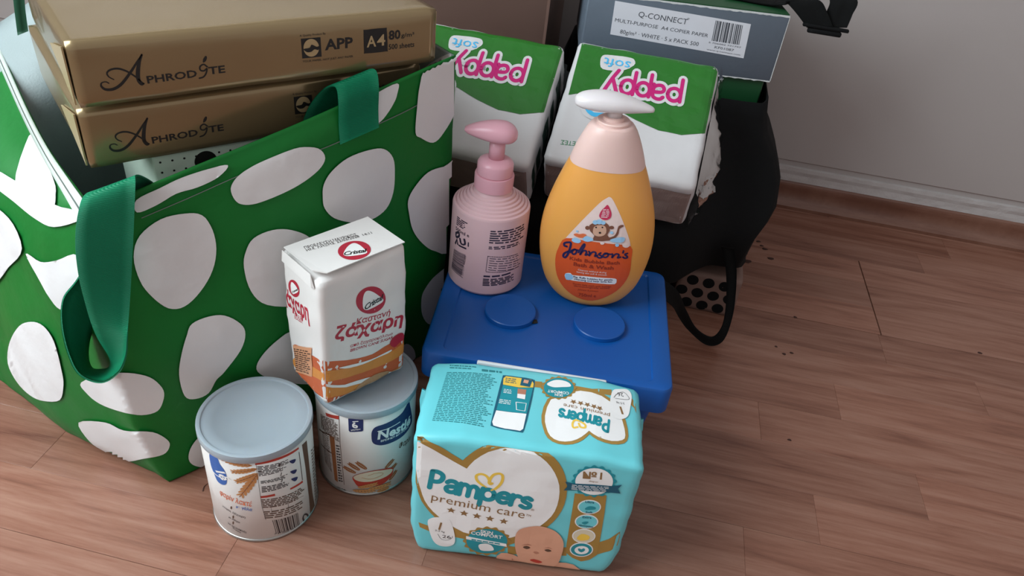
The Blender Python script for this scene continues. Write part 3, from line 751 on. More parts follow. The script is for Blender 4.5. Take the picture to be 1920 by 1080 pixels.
fp('fine_print', fine(c, kc([(75, 370), (150, 420), (185, 800), (110, 680)]), 18, 5, .4, 4), c, m_brown, 1, CUT)
fp('fine_print', fine(c, kc([(215, 500), (255, 510), (285, 890), (245, 880)]), 14, 6, .5, 2), c, m_dark, 1, CUT)
fp('fine_print', fine(c, kc([(200, 915), (330, 960), (335, 985), (205, 945)]), 3, 7, .5, 4), c, m_dark, 1, CUT)

# ================================================================== sugar packet standing on the second can
SWd, SDp, SHt = .091, .063, .146
m_sugar = M('sugar_paper', 'e6e1de', .5, vary=.03, vscale=25, bump=.25, bscale=70)
m_crim = M('crimson_ink', 'b3243a', .5); m_amber = M('amber_ink', 'd98b3d', .5); m_terra = M('terracotta_ink', 'cc6133', .5); m_rust = M('rust_ink', 'b54a24', .5); m_sand = M('sand_ink', 'b98e68', .7, vary=.25, vscale=900)
sang = 54.5
ms = Matrix.Rotation(R(sang), 4, 'Z'); sc_ = ms @ V((SWd/2, SDp/2, 0))
sugar = thing('sugar_packet', 'white paper packet of brown sugar with orange base standing on a can', 'sugar packet', Matrix.Translation((-.2205+sc_.x, .4675+sc_.y, .1238)) @ ms)
def sshape(p, a, b, c):
    k = .965+.035*math.sin(math.pi*min(1, max(0, (c+1)/2)))      # pinched a little at top and base
    p = V((p.x*k, p.y*k, p.z))
    if c > .98: p.z -= .004*(abs(b) if b > 0 else .2*abs(b))*(1-.0*a) - .003*a
    if c < -.9: p.y += 0
    return p
sv, sf = soft_box(SWd, SDp, SHt, (22, 16, 26), .0045, sshape, .0011, 55, 7, (.001, .0015, .0005))
pk_ = obj('packet', sv, sf, m_sugar, sugar, True)
# top flap folded over
fl = [(-.0435, -.019, SHt+.0018), (-.036, -.0295, SHt+.0022), (.0425, -.0295, SHt+.0042), (.0425, .028, SHt+.001), (-.0435, .028, SHt-.001)]
fl2 = [(x, y, z+.0009) for x, y, z in fl]
tf_ = obj('top_flap', fl+fl2, [(4, 3, 2, 1, 0), (5, 6, 7, 8, 9)]+[(i, (i+1) % 5, 5+(i+1) % 5, 5+i) for i in range(5)], m_sugar, sugar)
obj('side_flap', [(-.0455, -.024, SHt-.012), (-.0455, .027, SHt-.012), (-.0463, .026, SHt-.001), (-.0463, -.020, SHt+.0005), (-.0475, -.022, SHt-.012), (-.0475, .026, SHt-.012)], [(0, 1, 2, 3), (4, 3, 2, 5), (0, 4, 5, 1), (0, 3, 4), (1, 5, 2)], m_sugar, sugar)
ks = Z(600, 420, 1080/260)
def K(x, y): return (600+x*260/1080, 420+y*260/1080)
F_ = Face(sugar, sv, sf, (0, -SDp/2, 0), (1, 0, 0), (0, 0, 1), (-SWd/2+.0022, SWd/2-.0022, .0028, SHt-.003))
SC_ = .006
F_.part = pk_
def ringlogo(f, cx, cy, rx, ry, tilt, lt):
    def P(x, y): a = R(tilt); return (cx+x*math.cos(a)*1-y*math.sin(a), cy+x*math.sin(a)+y*math.cos(a))
    out = [P(rx*math.cos(t), ry*math.sin(t)) for t in [2*math.pi*i/32 for i in range(32)]]
    decal('ring_logo', ppoly(f, out), f, m_crim, 1, SC_)
    tri = [P(rx*.78*x, ry*.8*y) for x, y in ((0, -.95), (.45, -.62), (.85, .1), (.98, .42), (.75, .62), (.1, .72), (-.55, .72), (-.85, .5), (-.8, .1), (-.45, -.62))]
    decal('ring_logo', ppoly(f, tri, 4), f, m_paper, 2, SC_)
    decal('lettering', ptext(f, 'Cristal', P(-rx*.62, ry*.48), P(rx*.82, ry*.30), lt, .018, .35, .88), f, m_ink, 3)
ringlogo(F_, *K(395, 592), 118/4.15, 104/4.15, -24, 9)
decal('lettering', ptext(F_, 'Καστανή', K(283, 782), K(543, 708), 11, .014), F_, m_crim, 1, SC_)
decal('lettering', ptext(F_, 'ζάχαρη', K(112, 903), K(640, 778), 22, .035), F_, m_crim, 1, SC_)
decal('lettering', ptext(F_, 'από ζαχαροκάλαμο', K(235, 962), K(562, 862), 5.5, .005), F_, m_crim, 1, SC_)
decal('lettering', ptext(F_, 'BROWN CANE SUGAR', K(235, 996), K(566, 892), 5, .012), F_, m_crim, 1, SC_)
kz = Z(480, 400, 1137/400)
def wave(f, pts, m, l): decal('wave_print', ppoly(f, kz(pts), 3), f, m, l, SC_)
wave(F_, [(325, 780), (372, 790), (500, 780), (620, 750), (720, 690), (798, 660), (795, 760), (790, 885), (700, 930), (560, 980), (450, 1020), (376, 1060), (340, 1040), (325, 900)], m_terra, 1)
wave(F_, [(360, 838), (480, 825), (590, 790), (700, 745), (795, 690), (795, 740), (690, 800), (560, 850), (440, 885), (365, 890)], m_amber, 2)
wave(F_, [(362, 920), (480, 915), (560, 900), (560, 930), (500, 960), (420, 975), (365, 975)], m_amber, 2)
wave(F_, [(700, 870), (795, 805), (794, 860), (720, 890)], m_amber, 2)
wave(F_, [(440, 822), (530, 800), (640, 765), (720, 725), (700, 745), (600, 790), (500, 822)], m_paper, 3)
wave(F_, [(365, 905), (470, 912), (590, 875), (700, 845), (740, 848), (790, 808), (788, 822), (740, 860), (590, 895), (480, 925), (370, 920)], m_paper, 3)
decal('spoon_print', ppoly(F_, kz([(525, 952), (545, 915), (590, 882), (650, 850), (706, 838), (705, 865), (680, 905), (630, 935), (580, 952)]), 3), F_, m_sand, 4, SC_)
decal('leaf_print', ppoly(F_, kz([(712, 695), (725, 665), (755, 642), (778, 635), (790, 650), (790, 668), (760, 690), (735, 712)]), 3), F_, m_crim, 4, SC_)
decal('lettering', ptext(F_, '1kg', (480+412/2.8425, 400+1004/2.8425), (480+485/2.8425, 400+982/2.8425), 8, .03)+ptext(F_, 'e', (480+497/2.8425, 400+977/2.8425), (480+518/2.8425, 400+970/2.8425), 4, .02), F_, m_paper, 5)
FL_ = Face(sugar, sv, sf, (-SWd/2, 0, 0), (0, -1, 0), (0, 0, 1), (-SDp/2+.002, SDp/2-.002, .0028, SHt-.003))
FL_.part = pk_
wave(FL_, [(200, 720), (215, 700), (270, 740), (360, 785), (395, 800), (400, 1060), (300, 985), (240, 900), (212, 850)], m_terra, 1)
wave(FL_, [(205, 770), (270, 800), (360, 850), (362, 890), (290, 860), (210, 820)], m_amber, 2)
wave(FL_, [(215, 860), (280, 930), (365, 985), (366, 1000), (270, 945), (215, 875)], m_paper, 3)
decal('facts_panel', ppoly(FL_, kz([(200, 700), (300, 715), (302, 870), (212, 845)])), FL_, M('pale_orange_ink', 'd79a74', .5), 4, SC_)
fp('fine_print', fine(FL_, kz([(205, 715), (295, 730), (298, 860), (215, 835)]), 11, 4, .5, 5), FL_, m_brown, 5, SC_)
ringlogo(FL_, *(480+203/2.8425, 400+400/2.8425), 27/2.84, 48/2.84, -18, 4)
decal('lettering', ptext(FL_, 'ζάχαρη', (480+150/2.8425, 400+470/2.8425), (480+284/2.8425, 400+578/2.8425), 21, .035), FL_, m_crim, 1, SC_)
fp('fine_print', fine(FL_, kz([(205, 530), (250, 555), (252, 590), (205, 560)]), 4, 2, .5, 4), FL_, m_crim, 1)
FT = Face(sugar, fl2, [(0, 1, 2, 3, 4)], (0, 0, SHt+.003), (1, 0, 0), (0, 1, 0))
FT.bvh = BVHTree.FromPolygons([V(p) for p in fl2]+[V(p) for p in sv], [(0, 1, 2), (0, 2, 3), (0, 3, 4)]+[tuple(i+5 for i in q) for q in sf])
FT.part = tf_
ringlogo(FT, 480+524/2.8425, 400+198/2.8425, 88/2.84, 50/2.84, -5, 7)
fp('date_stamp', ptext(FT, 'ΠΡΟΕΛΕΥΣΗ ΜΑΥΡΙΚΙΟΣ', (480+262/2.8425, 400+190/2.8425), (480+540/2.8425, 400+118/2.8425), 5), FT, m_dark, 1)
fp('date_stamp', ptext(FT, 'ΗΜ. ΛΗΞΗΣ 23/03/2028  14:11', (480+272/2.8425, 400+203/2.8425), (480+620/2.8425, 400+108/2.8425), 4.5), FT, m_dark, 1)

# ================================================================== nappy pack
m_aqua = M('aqua_film', '6ccdd6', .32, vary=.04, vscale=18, bump=.12, bscale=60, coat=.15)
m_pgold = M('gold_print', 'a5803f', .4, vary=.05); m_teal = M('teal_ink', '158f9c', .45); m_dteal = M('dark_teal_ink', '0f5a72', .45)
m_yell = M('yellow_ink', 'f0c64f', .5); m_skin = M('baby_print', 'd9a084', .55, vary=.06, vscale=40); m_skin2 = M('baby_print_shade', 'b67a62', .55); m_pwhite = M('white_film_print', 'f1efee', .35, vary=.02, coat=.1)
m_brz = M('bronze_ink', '8e6b45', .45); m_fine = M('teal_fine_print', '2c7f86', .5)
PW, PD, PH = .197, .099, .163
pang = 6.8
mp_ = Matrix.Rotation(R(pang), 4, 'Z'); pc = mp_ @ V((PW/2, PD/2, 0))
nappy = thing('nappy_pack', 'aqua plastic pack of nappies with a large white heart standing on the floor', 'nappy pack', Matrix.Translation((-.1235+pc.x, .4265+pc.y, .0005)) @ mp_)
def pshape(p, a, b, c):
    z = p.z/PH
    k = 1-.085*max(0, (.22-z)/.22)**1.3        # tucked-in base corners
    ky = 1-.02*max(0, (.12-z)/.12)
    p = V((p.x*k, p.y*ky, p.z))
    if c > .5: p.z -= .006*max(0, abs(a)-.6)/.4*((c-.5)*2)
    if abs(a) > .98: p.x += math.copysign(.0008*math.sin(c*9+b*7), a)
    return p
pv, pf = soft_box(PW, PD, PH, (40, 22, 34), .0055, pshape, .0009, 30, 11, (.003, .002, .0004))
pb_ = obj('pack_body', pv, pf, m_aqua, nappy, True)
# sealed gusset fins on both ends
for s in (-1, 1):
    vs = []
    for i in range(13):
        t = i/12; z = .012+t*(PH-.03); kk = 1-.085*max(0, (.22-z/PH)/.22)**1.3
        for y in (-.0008, .0008):
            for r in (0, 1): vs.append((s*(PW/2*kk-.003+r*(.0055+.0012*math.sin(i*1.9)+.004*t*t)), .018+y+.006*math.sin(i*.6)*r, z))
    fs = []
    for i in range(12):
        b_ = i*4
        fs += [(b_, b_+1, b_+5, b_+4), (b_+2, b_+6, b_+7, b_+3), (b_+1, b_+3, b_+7, b_+5)]
    obj('seal_fin', vs, fs, m_aqua, nappy, True)
F_ = Face(nappy, pv, pf, (0, -PD/2, 0), (1, 0, 0), (0, 0, 1), (-PW/2+.003, PW/2-.003, .004, PH-.003)); PC = .007; F_.part = pb_
k4 = Z(760, 800, 3.856); k3 = Z(760, 640, 3)
def D4(n, pts, m, l, sm=4): return decal(n, ppoly(F_, k4(pts), sm), F_, m, l, PC)
def q4(x, y): return (760+x/3.856, 800+y/3.856)
D4('gold_band', [(95, 690), (200, 725), (430, 775), (430, 812), (200, 765), (105, 725)], m_pgold, 1, 0)
D4('gold_band', [(740, 862), (860, 872), (1165, 872), (1165, 932), (860, 925), (740, 922)], m_pgold, 1, 0)
D4('gold_band', [(1390, 838), (1470, 812), (1552, 757), (1553, 840), (1480, 897), (1383, 924)], m_pgold, 1, 0)
D4('heart_border', [(50, 60), (150, 90), (240, 135), (330, 190), (415, 242), (415, 242), (470, 195), (560, 140), (680, 97), (800, 86), (920, 105), (1030, 170), (1110, 260), (1155, 350), (1170, 450), (1150, 560), (1100, 650), (1030, 720), (900, 790), (760, 850), (560, 860), (420, 806), (330, 745), (220, 660), (140, 570), (98, 485), (60, 280)], m_pgold, 2, 2)
D4('heart_panel', [(52, 108), (150, 135), (250, 190), (350, 248), (445, 300), (445, 300), (500, 240), (600, 180), (720, 150), (830, 148), (930, 180), (1020, 250), (1080, 330), (1113, 420), (1110, 520), (1080, 610), (1020, 680), (920, 745), (760, 800), (550, 785), (420, 760), (300, 690), (200, 610), (140, 530), (108, 440), (72, 280)], m_pwhite, 3, 2)
def scaled_mono(f, word, w, A, B, hpx): s_, ww = mono(word, w); return place(f, s_, ww, A, B, hpx)
decal('lettering', scaled_mono(F_, 'Pampers', .36, q4(175, 435), q4(890, 588), 21), F_, m_teal, 4, PC)
decal('lettering', ptext(F_, 'premium care', q4(187, 527), q4(858, 660), 15, .0, 0, 1.02), F_, m_brz, 4, PC)
fp('lettering', ptext(F_, '®', q4(905, 602), q4(930, 607), 4)+ptext(F_, 'TM', q4(870, 640), q4(905, 648), 4), F_, m_brz, 4)
for x_, y_ in ((332, 600), (425, 622), (518, 642), (612, 660), (712, 680)):
    cx, cy = F_.at(*q4(x_, y_)); decal('star_print', star(cx, cy, .0044), F_, m_brz, 4)
decal('heart_logo', pstroke(F_, k4([(612, 392), (590, 355), (550, 338), (515, 350), (520, 385), (560, 420), (622, 455), (670, 430), (700, 390), (703, 350), (680, 335), (640, 343), (615, 372), (605, 400), (615, 412), (628, 405)]), 5.5), F_, m_yell, 4, PC)
D4('ribbon_strip', [(1225, 480), (1455, 495), (1440, 620), (1410, 800), (1385, 925), (1330, 960), (1270, 972), (1205, 945), (1162, 910), (1165, 850), (1190, 700), (1210, 580)], m_pgold, 2, 0)
def badge(f, cx, cy, rx, ry, rim, fill, l, nm='badge'):
    decal(nm, ppoly(f, scallop(cx, cy, rx, ry)), f, rim, l, PC); decal(nm, ppoly(f, ell(cx, cy, rx*.88, ry*.88, 32)), f, fill, l+1, PC)
badge(F_, *q4(1365, 392), 155/3.856, 110/3.856, m_teal, m_pwhite, 3)
decal('lettering', ptext(F_, '№1', q4(1282, 368), q4(1420, 376), 13, .02), F_, m_brz, 5)
fp('fine_print', ptext(F_, 'diaper', q4(1325, 392), q4(1395, 400), 3), F_, m_brz, 5)
D4('ribbon_print', [(1155, 392), (1215, 405), (1360, 412), (1505, 425), (1567, 415), (1535, 445), (1555, 478), (1490, 472), (1360, 462), (1240, 455), (1145, 455), (1175, 425)], m_dteal, 5, 0)
fp('fine_print', fine(F_, k4([(1205, 410), (1520, 428), (1510, 468), (1200, 448)]), 4, 3, .4, 9), F_, m_pwhite, 6, PC)
for i, (x_, y_) in enumerate(((1330, 577), (1310, 683), (1290, 787), (1273, 885))):
    D4('round_icon', ell(x_, y_, 85, 52, 28), m_pwhite, 3, 0); D4('round_icon', ell(x_, y_, 76, 45, 28), (m_aqua, m_aqua, m_cream, m_teal)[i], 4, 0)
fp('fine_print', ptext(F_, 'Ultra', q4(1300, 545), q4(1365, 550), 4, .02)+ptext(F_, 'Soft', q4(1302, 618), q4(1352, 621), 3.5, .02)+ptext(F_, 'Extra', q4(1280, 655), q4(1345, 660), 4, .02)+ptext(F_, 'Absorption', q4(1250, 712), q4(1355, 726), 3.5, .02), F_, m_dteal, 5)
D4('icon', [(1300, 585), (1330, 570), (1370, 575), (1372, 592), (1310, 596)], m_teal, 5); D4('icon', [(1275, 690), (1300, 680), (1325, 684), (1300, 702)], m_teal, 5)
D4('icon', [(1240, 800), (1275, 770), (1330, 785), (1320, 812), (1265, 818)], m_yell, 5); D4('icon', ell(1275, 887, 52, 30, 20), m_pwhite, 5, 0)
D4('icon', [(1272, 902), (1248, 885), (1255, 872), (1273, 880), (1290, 872), (1300, 886)], m_teal, 6, 2)
D4('size_panel', [(162, 690), (185, 658), (245, 650), (315, 668), (342, 715), (360, 800), (350, 845), (300, 862), (235, 850), (192, 800)], m_pwhite, 4)
decal('lettering', ptext(F_, '1', q4(238, 738), q4(252, 741), 15, .0), F_, m_brz, 5)
fp('lettering', ptext(F_, '26', q4(268, 798), q4(330, 805), 6, .0)+ptext(F_, '2-5 kg', q4(215, 748), q4(285, 762), 3), F_, m_dark, 5)
fp('icon', pstroke(F_, k4([(235, 770), (260, 805), (300, 815), (335, 802), (342, 785)]), .8), F_, m_dark, 5)
decal('badge', ppoly(F_, k4(scallop(590, 822, 165, 100))), F_, m_pgold, 4, PC); decal('badge', ppoly(F_, k4(ell(590, 822, 148, 88, 32))), F_, m_teal, 5, PC)
decal('lettering', ptext(F_, 'SKIN', q4(542, 757), q4(632, 772), 5.5, .025)+ptext(F_, 'COMFORT', q4(474, 770), q4(700, 805), 6, .025), F_, m_pwhite, 6)
D4('badge_band', [(440, 783), (730, 840), (735, 862), (440, 805)], m_pwhite, 6, 0)
fp('fine_print', fine(F_, k4([(480, 800), (710, 838), (710, 852), (480, 815)]), 1, 5, .6, 9), F_, m_teal, 7)
D4('badge_patch', [(530, 850), (570, 838), (620, 850), (640, 885), (590, 892), (545, 885)], m_pwhite, 6)
D4('baby_print', [(695, 905), (780, 918), (870, 960), (1000, 1000), (1100, 975), (1215, 990), (1262, 1050), (1180, 1065), (1050, 1045), (900, 1008), (765, 984), (655, 958)], m_skin, 6, 2)
D4('baby_print', [(800, 770), (830, 735), (900, 716), (980, 712), (1060, 735), (1120, 780), (1145, 840), (1130, 920), (1100, 985), (1040, 1022), (960, 1010), (880, 980), (820, 940), (797, 880), (792, 820)], m_skin, 7, 3)
for pts, m in (([(850, 862), (878, 852), (905, 866), (878, 876)], m_brown), ([(1005, 882), (1035, 876), (1058, 890), (1030, 896)], m_brown), ([(900, 955), (930, 948), (990, 968), (965, 978), (925, 968)], m_red), ([(925, 898), (945, 892), (970, 905), (945, 912)], m_skin2), ([(770, 945), (778, 950), (780, 1000), (772, 1000)], m_skin2), ([(840, 850), (885, 838), (915, 852), (880, 846)], m_skin2), ([(1000, 872), (1035, 862), (1065, 878), (1030, 868)], m_skin2)):
    D4('baby_print', pts, m, 8, 2)
# top of the pack
T_ = Face(nappy, pv, pf, (0, 0, PH), (1, 0, 0), (0, 1, 0), (-PW/2+.004, PW/2-.004, -PD/2+.003, PD/2-.004))
T_.part = pb_
def D3(n, pts, m, l, sm=4): return decal(n, ppoly(T_, k3(pts), sm), T_, m, l, PC)
def q3(x, y): return (760+x/3, 640+y/3)
fp('fine_print', fine(T_, k3([(235, 172), (540, 192), (462, 490), (150, 448)]), 30, 21, .5, 14), T_, m_fine, 1, .02)
fp('fine_print', fine(T_, k3([(250, 130), (400, 140), (400, 165), (250, 155)]), 2, 22, .5, 9)+fine(T_, k3([(430, 150), (545, 165), (545, 185), (430, 175)]), 1, 23, .5, 5), T_, m_fine, 1, .02)
D3('gold_band', [(725, 225), (770, 228), (770, 262), (725, 258)], m_pgold, 1, 0)
D3('gold_band', [(950, 250), (1050, 268), (1160, 272), (1160, 305), (1050, 292), (950, 275)], m_pgold, 1, 0)
D3('gold_band', [(1265, 312), (1330, 340), (1385, 372), (1388, 432), (1330, 385), (1260, 350)], m_pgold, 1, 0)
D3('info_panel', [(560, 192), (640, 202), (715, 214), (728, 240), (700, 380), (668, 500), (645, 512), (560, 498), (490, 480), (482, 455), (520, 300), (545, 205)], m_dteal, 2, 2)
D3('info_panel', [(566, 198), (640, 208), (710, 219), (722, 240), (719, 262), (640, 262), (549, 245), (552, 210)], m_yell, 3, 0)
D3('info_panel', [(549, 247), (640, 264), (718, 264), (682, 408), (600, 400), (512, 388)], m_teal, 3, 0)
D3('info_panel', [(511, 390), (600, 402), (681, 410), (662, 495), (645, 506), (560, 493), (495, 476), (488, 455)], m_pwhite, 3, 0)
fp('fine_print', fine(T_, k3([(565, 205), (640, 215), (635, 245), (560, 235)]), 3, 31, .4, 4), T_, m_dteal, 4)
fp('fine_print', fine(T_, k3([(555, 268), (605, 275), (598, 300), (550, 294)]), 3, 32, .4, 3)+fine(T_, k3([(530, 325), (600, 335), (594, 362), (525, 352)]), 3, 33, .4, 4), T_, m_pwhite, 4)
D3('icon', [(655, 210), (715, 222), (700, 260), (645, 250)], m_dteal, 4, 0); D3('icon', [(668, 218), (695, 224), (688, 242), (662, 236)], m_skin, 5, 0)
D3('icon', [(632, 268), (680, 275), (672, 330), (628, 322)], m_skin2, 4, 0); D3('icon', [(630, 298), (676, 304), (672, 330), (628, 322)], m_pwhite, 5, 0)
decal('icon', pstroke(T_, k3([(622, 345), (680, 352), (672, 395), (625, 388), (622, 345)]), 1.6, 0), T_, m_pwhite, 4)
D3('heart_border', [(800, 325), (765, 420), (775, 490), (800, 545), (860, 578), (940, 580), (1000, 555), (1035, 522), (1035, 522), (1080, 555), (1160, 580), (1230, 575), (1254, 535), (1240, 450), (1205, 370), (1110, 295), (985, 265), (880, 290)], m_pgold, 2, 2)
D3('heart_panel', [(818, 330), (785, 420), (792, 485), (815, 535), (865, 563), (935, 563), (990, 540), (1033, 505), (1033, 505), (1085, 540), (1160, 563), (1220, 558), (1237, 530), (1222, 455), (1190, 380), (1105, 310), (985, 280), (890, 302)], m_pwhite, 3, 2)
decal('lettering', scaled_mono(T_, 'Pampers', .36, q3(1145, 448), q3(872, 383), 14), T_, m_teal, 4, PC)
decal('lettering', ptext(T_, 'premium care', q3(1150, 412), q3(890, 352), 7), T_, m_brz, 4, PC)
for x_, y_ in ((945, 343), (985, 351), (1023, 359), (1060, 369), (1092, 379)):
    cx, cy = T_.at(*q3(x_, y_)); decal('star_print', star(cx, cy, .0034).xf(lambda x, y, cy=cy: (x, 2*cy-y)), T_, m_brz, 4)
decal('heart_logo', pstroke(T_, k3([(975, 465), (985, 485), (1010, 488), (1010, 472), (985, 455), (955, 446), (940, 465), (945, 488), (968, 485)]), 4), T_, m_yell, 4)
badge(T_, *q3(862, 265), 96/3, 63/3, m_pgold, m_teal, 4)
D3('badge_patch', [(795, 245), (830, 225), (870, 222), (915, 235), (930, 258), (880, 262), (830, 262)], m_pwhite, 6)
fp('lettering', ptext(T_, 'SKIN', q3(885, 303), q3(840, 298), 4.5, .02)+ptext(T_, 'COMFORT', q3(920, 290), q3(800, 276), 5, .02), T_, m_pwhite, 6)
D3('size_panel', [(1165, 282), (1205, 272), (1250, 276), (1272, 310), (1265, 370), (1250, 425), (1205, 442), (1160, 420), (1150, 350)], m_pwhite, 5)
decal('lettering', ptext(T_, '1', q3(1213, 372), q3(1202, 371), 15, .0), T_, m_brz, 6)
fp('lettering', ptext(T_, '2-5 kg', q3(1230, 350), q3(1185, 345), 3.5)+ptext(T_, '26', q3(1222, 295), q3(1190, 292), 7), T_, m_dark, 6)
fp('icon', pstroke(T_, k3([(1172, 320), (1190, 300), (1225, 290), (1255, 318), (1250, 332), (1180, 325)]), .8), T_, m_dark, 6)

# ================================================================== blue plastic box
m_bluep = M('blue_plastic', '07509c', .36, vary=.04, vscale=10, bump=.06, bscale=250, spec=.45)
m_clasp = M('white_plastic', 'e4e6ea', .4)
BW, BD, BT = .250, .207, .150
bang = 4.8; mb = Matrix.Rotation(R(bang), 4, 'Z'); bc = mb @ V((BW/2, BD/2, 0))
bbox = thing('storage_box', 'blue plastic storage box with two raised discs on its lid behind the nappy pack', 'storage box', Matrix.Translation((-.1535+bc.x, .541+bc.y, 0)) @ mb)
def rrect(w, d, r, n=6):
    out = []
    for cx, cy, a0 in ((w/2-r, -d/2+r, -90), (w/2-r, d/2-r, 0), (-w/2+r, d/2-r, 90), (-w/2+r, -d/2+r, 180)):
        out += [(cx+r*math.cos(R(a0+90*i/n)), cy+r*math.sin(R(a0+90*i/n))) for i in range(n+1)]
    return out
def loft(name, loops, mat, parent, cap0=True, cap1=True):
    n = len(loops[0]); vs = [p for l in loops for p in l]; fs = grid_faces(n, len(loops), True)
    if cap0: fs.append(tuple(reversed(range(n))))
    if cap1: fs.append(tuple(range((len(loops)-1)*n, len(loops)*n)))
    return edge_sharp(obj(name, vs, fs, mat, parent, True), 35)
L3 = lambda w, d, r, z: [(x, y, z) for x, y in rrect(w, d, r)]
loft('box_body', [L3(BW-.05, BD-.05, .012, .001), L3(BW-.044, BD-.044, .014, .004), L3(BW-.02, BD-.02, .014, BT-.030), L3(BW-.014, BD-.014, .014, BT-.006)], m_bluep, bbox)
loft('lid', [L3(BW-.012, BD-.012, .010, BT-.031), L3(BW, BD, .012, BT-.031), L3(BW, BD, .012, BT-.004), L3(BW-.003, BD-.003, .011, BT-.0012), L3(BW-.008, BD-.008, .010, BT), L3(BW-.040, BD-.020, .006, BT), L3(BW-.043, BD-.023, .006, BT-.0018), L3(BW-.06, BD-.04, .004, BT-.0018)], m_bluep, bbox)
binv = bbox.matrix_world.inverted()
for px_, py_ in ((957, 582), (1124, 606)):
    p = binv @ on_z(px_, py_, BT+.002)
    edge_sharp(lathe('lid_disc', [(.0275, BT-.0016), (.0275, BT+.0028), (.0266, BT+.0036), (.001, BT+.0036)], m_bluep, bbox, 48, True, (p.x, p.y)), 40)
p0 = binv @ on_z(895, 677, BT); p1 = binv @ on_z(1137, 718, BT)
bevel_box('clasp', (p1.x-p0.x, .004, .085), m_clasp, bbox, .0012, 2, ((p0.x+p1.x)/2, -BD/2-.0015, BT-.0405))
m_debris = M('dried_leaf', '15110d', .9)
dm = on_z(1000, 603, BT-.0012)
tag(obj('leaf_crumb', [(-.004, -.002, .0004), (.001, -.004, .0004), (.005, -.001, .0004), (.003, .004, .0004), (-.002, .003, .0004), (0, 0, .0022)], [(0, 1, 5), (1, 2, 5), (2, 3, 5), (3, 4, 5), (4, 0, 5), (4, 3, 2, 1, 0)], m_debris), 'tiny black leaf crumb lying on the blue lid', 'crumb').location = dm

# ================================================================== pink pump bottle
m_pink = M('pink_plastic', 'd9b3b8', .42, vary=.02, sub=.1); m_pinkp = M('pink_pump', 'dca3b0', .33, vary=.02)
m_ppl = M('plum_ink', '2c2338', .5)
pinkb = thing('pump_bottle', 'pink pump bottle with stepped shoulder and dark printed text on the blue box', 'bottle', frame(-.124, .692, BT-.0017))
PR = .0415
prof = [(.036, 0), (.0395, .001), (PR, .004), (PR, .094)]
r_, z_ = PR, .094
prof += [(PR-.0004, .0955)]
for i in range(6):
    z_ += .0026; prof += [(r_-.0008, z_), (r_-.0030, z_+.0010), (r_-.0034, z_+.0004)]; r_ -= .0034
prof += [(.0195, z_+.003), (.019, z_+.006)]
ppb_ = edge_sharp(lathe('bottle_body', prof, m_pink, pinkb, 72), 32)
zc = z_+.004
edge_sharp(lathe('collar', [(.0185, zc), (.0205, zc+.001), (.0207, zc+.015), (.0202, zc+.0165), (.0175, zc+.0168)], m_pinkp, pinkb), 35)
edge_sharp(lathe('pump_base', [(.0175, zc+.0165), (.0188, zc+.0175), (.0188, zc+.028), (.0175, zc+.0305), (.0135, zc+.033), (.0095, zc+.034)], m_pinkp, pinkb), 35)
lathe('pump_stem', [(.0082, zc+.033), (.0082, zc+.056)], m_pinkp, pinkb, 32)
def pump_head(name, st, mat, parent, rot=0., n=20):
    """stations (x, half width y, z bottom, z top)"""
    vs = []; q = cubic([V((a, b, c)) for a, b, c, d in st], 5); q2 = cubic([V((d, 0, 0)) for a, b, c, d in st], 5)
    for p, t in zip(q, q2):
        for i in range(n):
            a = 2*math.pi*i/n; s, c_ = math.sin(a), math.cos(a); zm = (p.z+t.x)/2-(t.x-p.z)*.12
            vs.append((p.x, p.y*math.copysign(abs(c_)**.8, c_), zm+((t.x-zm) if s > 0 else (zm-p.z))*math.copysign(abs(s)**.8, s)))
    L_ = len(q); fs = grid_faces(n, L_, True)+[tuple(reversed(range(n))), tuple(range((L_-1)*n, L_*n))]
    o = obj(name, vs, fs, mat, parent, True); o.matrix_parent_inverse = Matrix(); o.rotation_euler = (0, 0, R(rot)); return o
zh = zc+.053
pump_head('pump_head', [(-.034, .0045, zh+.0075, zh+.010), (-.030, .0065, zh+.0045, zh+.0125), (-.02, .0105, zh+.002, zh+.0165), (-.006, .0145, zh, zh+.0195), (.006, .0155, zh, zh+.0195), (.014, .0125, zh+.001, zh+.0165), (.0185, .006, zh+.004, zh+.012), (.0195, .001, zh+.007, zh+.009)], m_pinkp, pinkb, 8)
c = Cyl(pinkb, PR); c.part = ppb_; kp = Z(820, 380, 6)
def K(x, y): return (820+x/6, 380+y/6)
PCU = .005
fp('fine_print', fine(c, kp([(600, 310), (1005, 200), (975, 380), (580, 460)]), 6, 41, .55, 6), c, m_ppl, 1, PCU)
fp('fine_print', fine(c, kp([(580, 490), (930, 420), (925, 465), (575, 525)]), 2, 42, .6, 5), c, m_ppl, 1, PCU)
fp('dotted_frame', fine(c, kp([(570, 598), (950, 540), (950, 548), (570, 606)]), 1, 43, .8, 26)+fine(c, kp([(548, 772), (900, 720), (900, 728), (548, 780)]), 1, 44, .8, 26)+pstroke(c, kp([(568, 600), (545, 770)]), .8, 0), c, m_ppl, 1, PCU)
fp('fine_print', fine(c, kp([(590, 615), (945, 555), (925, 720), (570, 765)]), 6, 45, .28, 6), c, m_ppl, 1, PCU)
fp('fine_print', fine(c, kp([(520, 815), (830, 775), (828, 795), (518, 838)]), 1, 46, .8, 4), c, m_ppl, 1, PCU)
fp('fine_print', fine(c, kp([(515, 850), (895, 770), (870, 860), (508, 935)]), 5, 47, .7, 6), c, m_ppl, 1, PCU)
fp('fine_print', fine(c, kp([(225, 145), (360, 235), (295, 300), (215, 245)]), 5, 48, .6, 2), c, m_ppl, 1, PCU)
decal('lettering', ptext(c, '500ml e', K(208, 300), K(358, 392), 6, .01), c, m_ppl, 1, PCU)
decal('lettering', ptext(c, 'U', K(258, 470), K(330, 480), 12, .05), c, m_ppl, 1, PCU)
